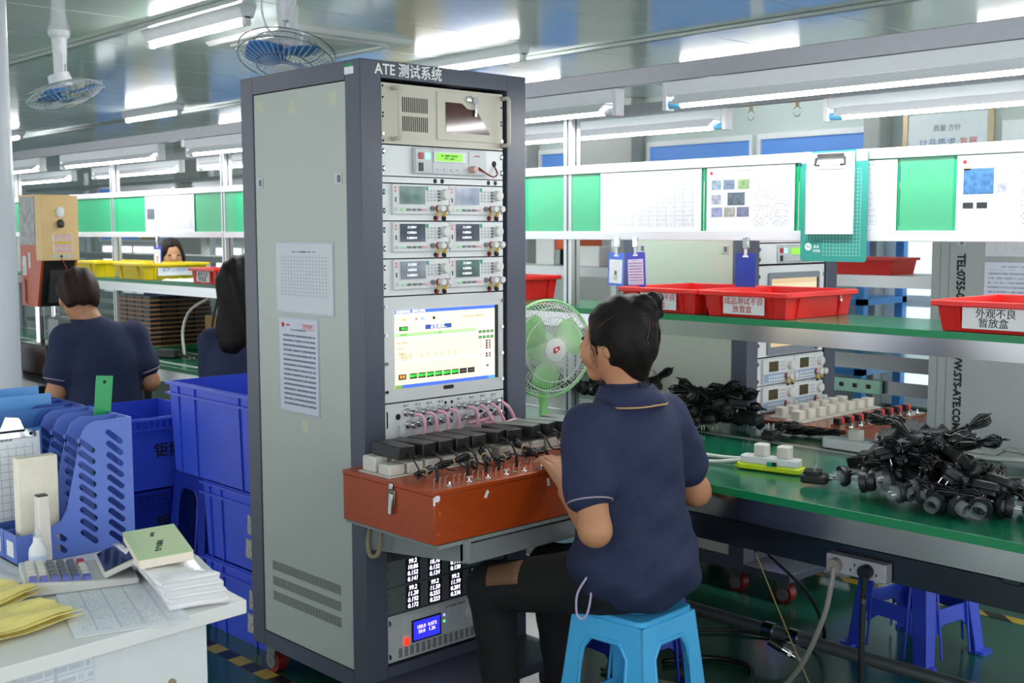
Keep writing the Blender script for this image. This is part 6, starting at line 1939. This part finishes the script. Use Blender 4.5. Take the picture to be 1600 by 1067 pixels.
# hair: cap, nape, bun
bc = hc - fd * .088 + up * .098
hp = [('e', hc - fd * .012 + up * .02, (.084, .1, .104), .02, yaw),
      ('e', hc - fd * .045 + up * .012, (.08, .07, .098), .03, yaw),
      ('c', hc - fd * .05 - up * .03, hc - fd * .06 - up * .085, .058, .03, .03),
      ('c', hc - fd * .05 + up * .075, hc - fd * .085 + up * .095, .05, .03, .03),
      ('x', hc + fd * .1 - up * .03, (.085, .075, .11), .02, yaw),
      ('x', hc + ld * .09 + fd * .03 - up * .06, (.04, .05, .055), .012, yaw),
      ('x', hc - ld * .09 + fd * .03 - up * .06, (.04, .05, .055), .012, yaw)]
def hairwarp(x, y, z):
    return .0025 * np.sin(160 * (x * .7 - y * .3) + 25 * z) * np.cos(45 * z)
person_part('hair', hp, .005, m_hair, wm, warp=hairwarp, smooth=1)
person_part('hair_bun', [('e', bc, (.036, .03, .032), .01), ('e', bc + V3(.024, -.01, .016), (.026, .02, .022), .01), ('e', bc + V3(.03, -.01, -.02), (.02, .016, .022), .01)], .004, m_hair, wm, warp=lambda x, y, z: .003 * np.sin(220 * x + 120 * z), smooth=1)
rs = random.Random(5)
hs = MB()
hs2 = MB()
for i in range(420):
    # combed from the hairline over the skull to the bun
    th = rs.uniform(-PI, PI)
    el = rs.uniform(-.75, .7)
    st = hc + up * .012 + fd * math.cos(th) * math.cos(el) * .09 + ld * math.sin(th) * math.cos(el) * .08 + up * math.sin(el) * .1
    if (math.cos(th) > .25) or (abs(math.sin(th)) > .75 and el < -.25 and math.cos(th) > -.2):
        continue
    P_ = []
    for q in range(6):
        w_ = st * (1 - q / 5) + bc * (q / 5)
        dv = w_ - (hc + up * .016)
        L0 = math.sqrt((dv @ fd / .118) ** 2 + (dv @ ld / .0865) ** 2 + (dv[2] / .1085) ** 2)
        if q < 5:
            w_ = hc + up * .016 + dv / max(L0, .3) * rs.uniform(1.0, 1.05)
        P_.append(tuple(w_))
    (hs2 if i % 4 == 0 else hs).tube(bez(*P_, n=3), .0011, 3)
for i in range(26):
    st = hc - fd * .07 - up * rs.uniform(.03, .1) + ld * rs.uniform(-.05, .05)
    en = st - up * rs.uniform(.03, .1) - fd * rs.uniform(.0, .05) + ld * rs.uniform(-.05, .02)
    hs.tube(bez(tuple(st), tuple((st + en) / 2 - fd * .012), tuple(en), n=4), .0006, 3)
for i in range(14):
    st = hc + ld * .07 + fd * rs.uniform(.02, .05) + up * rs.uniform(-.01, .05)
    hs.tube(bez(tuple(st), tuple(st - up * .03 + ld * .004), tuple(st - up * rs.uniform(.05, .08) + fd * rs.uniform(-.01, .01)), n=4), .0007, 3)
for nm_, b_, mm_ in (('loose_strands', hs, m_hair), ('brown_strands', hs2, mat('brown_strand', '#4a2a18', .4, var=.3))):
    o = put(b_.build(nm_, mm_, wm), wm)
    o['kind'] = 'stuff'
# eyes and mouth
for s_ in (1, -1):
    put(MB().ell(tuple(hc + fd * .083 + ld * .03 * s_ + up * .005), (.012, .007, .006)).build('eye', m_ink, wm, smooth=True), wm)
put(MB().ell(tuple(hc + fd * .097 - up * .06), (.017, .006, .005)).build('lips', mat('lips', '#96524a', .5), wm, smooth=True), wm)

# ---------------------------------------------------------------- man bent over the welding machine
def seated_back(label, base, face, head, sh_w, zsh, arms, hairm, short, skinm, lean=0, cam_down=0):
    """person seen from behind; base (x,y) of hips, seat height .46; face = unit xy direction"""
    p = thing('person', label, 'person', (base[0], base[1], 0))
    f = V3(face[0], face[1], 0)
    f /= np.linalg.norm(f)
    l = V3(-f[1], f[0], 0)
    B = V3(base[0], base[1], 0)
    yw = math.atan2(f[1], f[0]) - PI / 2
    SC = B + f * lean + up * zsh
    H_ = V3(*head)
    ND = H_ - up * .05 - SC
    L, R_ = SC + l * sh_w, SC - l * sh_w
    sk = [('e', H_, (.076, .094, .108), .02, yw, -cam_down), ('c', H_ + f * .05 - up * .05, H_ + f * .06 - up * .095, .05, .028, .03),
          ('c', H_ + f * .1 - up * .015, H_ + f * .105 - up * .03, .01, .012, .012),
          ('e', H_ + l * .077 - f * .008 - up * .02, (.01, .02, .032), .006, yw), ('e', H_ - l * .077 - f * .008 - up * .02, (.01, .02, .032), .006, yw),
          ('c', H_ - f * .02 - up * .06, SC + up * .02, .054, .062, .03), ('c', L, R_, .05, .05, .03), ('c', SC - up * .1, B + up * .6, .08, .1, .04)]
    shirt = [('e', SC - up * .13 - f * lean * .3, (.185, .13, .2), .03, yw), ('e', B + f * lean * .35 + up * (zsh - .32), (.18, .14, .2), .04, yw), ('e', B + up * .56, (.19, .16, .13), .05, yw),
             ('c', L, R_, .065, .065, .04), ('c', SC + up * .01, SC + ND * .42, .088, .066, .03)]
    for sgn, sho, (elb, wri) in ((1, L, arms[0]), (-1, R_, arms[1])):
        E_, W_ = V3(*elb), V3(*wri)
        sk += [('c', sho, E_, .05, .043, .02), ('c', E_, W_, .044, .027, .02)]
        dv = (W_ - E_) / np.linalg.norm(W_ - E_)
        sd = np.cross(dv, up)
        sd /= np.linalg.norm(sd) + 1e-9
        for i in range(4):
            o = sd * (.03 - .02 * i)
            sk += [('c', W_ + o * .5, W_ + dv * .085 + o, .015, .0115, .008), ('c', W_ + dv * .085 + o, W_ + dv * .14 + o - up * .02, .0105, .008, .003)]
        sk += [('c', W_ + dv * .02, W_ + dv * .07 + sd * .055 * -sgn, .013, .009, .005)]
        shirt += [('c', sho, sho + (E_ - sho) * .62, .068, .074, .03)]
    person_part('body', sk, .0055, skinm, p, smooth=2)
    person_part('polo_shirt', shirt, .008, m_navy, p, warp=folds(0, 42, 60, .004, .5, 1.05), smooth=3)
    for sho, (elb, wri) in ((L, arms[0]), (R_, arms[1])):
        E_ = V3(*elb)
        q = sho + (E_ - sho) * .76
        ring(tuple(q), tuple(E_ - sho), .066, .003, m_pipe2, p, 'sleeve_piping')
    pts = []
    for i in range(25):
        a = -2.3 + 4.6 * i / 24 + math.atan2(-f[1], -f[0])
        q = SC + ND * .3 + V3(math.cos(a), math.sin(a), 0) * .093
        pts.append(tuple(q))
    put(MB().tube(pts, .003, 6).build('collar_piping', m_pipe, p, smooth=True), p)
    g = []
    for i in range(25):
        a = -2.3 + 4.6 * i / 24 + math.atan2(-f[1], -f[0])
        dr = V3(math.cos(a), math.sin(a), 0)
        g.append([tuple(SC + ND * .58 + dr * .064), tuple(SC + ND * .6 + dr * .071), tuple(SC + ND * .3 + dr * .092)])
    put(MB().sheet(g).build('collar', m_navy, p, smooth=True, solid=.004), p)
    if short:
        hp = [('e', H_ - f * .008 + up * .03, (.094, .112, .104), .02, yw), ('e', H_ - f * .05 - up * .012, (.08, .066, .075), .03, yw),
              ('x', H_ + f * .1 - up * .05, (.1, .07, .1), .02, yw), ('x', H_ + l * .09 + f * .0 - up * .055, (.04, .05, .055), .012, yw), ('x', H_ - l * .09 - up * .055, (.04, .05, .055), .012, yw), ('x', H_ - f * .09 - up * .1, (.12, .06, .06), .02, yw)]
    else:
        hp = [('e', H_ - f * .01 + up * .02, (.09, .106, .108), .02, yw), ('c', H_ - f * .05, H_ - f * .1 - up * .24, .085, .06, .04), ('c', H_ + l * .06 - f * .03 - up * .02, H_ + l * .075 - f * .05 - up * .22, .04, .03, .03), ('c', H_ - l * .06 - f * .03 - up * .02, H_ - l * .075 - f * .05 - up * .22, .04, .03, .03),
              ('x', H_ + f * .11 - up * .05, (.07, .075, .12), .02, yw)]
    person_part('hair', hp, .0055, hairm, p, warp=lambda x, y, z: .003 * np.sin(150 * (x * .7 - y * .4) + 30 * z), smooth=1)
    tr = [('e', B + up * .53, (.185, .17, .09), .04, yw)]
    for sgn in (1, -1):
        h0 = B + l * .09 * sgn + up * .54
        k0 = h0 + f * .4 + l * .02 * sgn - up * .05
        tr += [('c', h0, k0, .09, .068, .04), ('c', k0, k0 - up * .4 + f * .02, .068, .05, .03)]
    person_part('trousers', tr, .012, m_pants, p, smooth=1)
    for s_ in (1, -1):
        put(MB().ell(tuple(H_ + f * .088 + l * .032 * s_ + up * .0), (.012, .007, .006)).build('eye', m_ink, p, smooth=True), p)
    return p
seated_back('person with short brown hair in a navy polo bent over the welding machine', (2.3, 5.22), (.15, .98), (2.245, 5.335, 1.195), .15, 1.0, (((2.1, 5.27, .76), (2.2, 5.5, .8)), ((2.52, 5.2, .78), (2.42, 5.45, .82))), m_hair2, True, m_skin2, lean=.03, cam_down=.3)
stool('blue stool under the short-haired man', (2.3, 5.22, 0), m_dblue, .1, h=.45, emboss=False)
seated_back('person with long dark hair half hidden behind the tall rack', (2.6, 4.46), (.85, .52), (2.615, 4.485, 1.265), .155, 1.0, (((2.58, 4.68, .77), (2.78, 4.72, .8)), ((2.75, 4.3, .77), (2.85, 4.45, .8))), m_hair, False, m_skin2, lean=.02)
stool('blue stool under the long-haired woman behind the rack', (2.62, 4.5, 0), m_dblue, 0, h=.45, emboss=False)
seated_back('person with long hair in a dark shirt facing left beyond the distant shelf', (4.03, 7.88), (-.25, -.95), (3.99, 7.83, 1.32), .15, 1.06, (((4.2, 7.75, .8), (4.1, 7.55, .85)), ((3.88, 7.8, .8), (3.85, 7.6, .85))), m_hair, False, m_skin2, lean=.03)
stool('blue stool under the far woman beyond the line', (4.03, 7.88, 0), m_dblue, .1, h=.45, emboss=False)
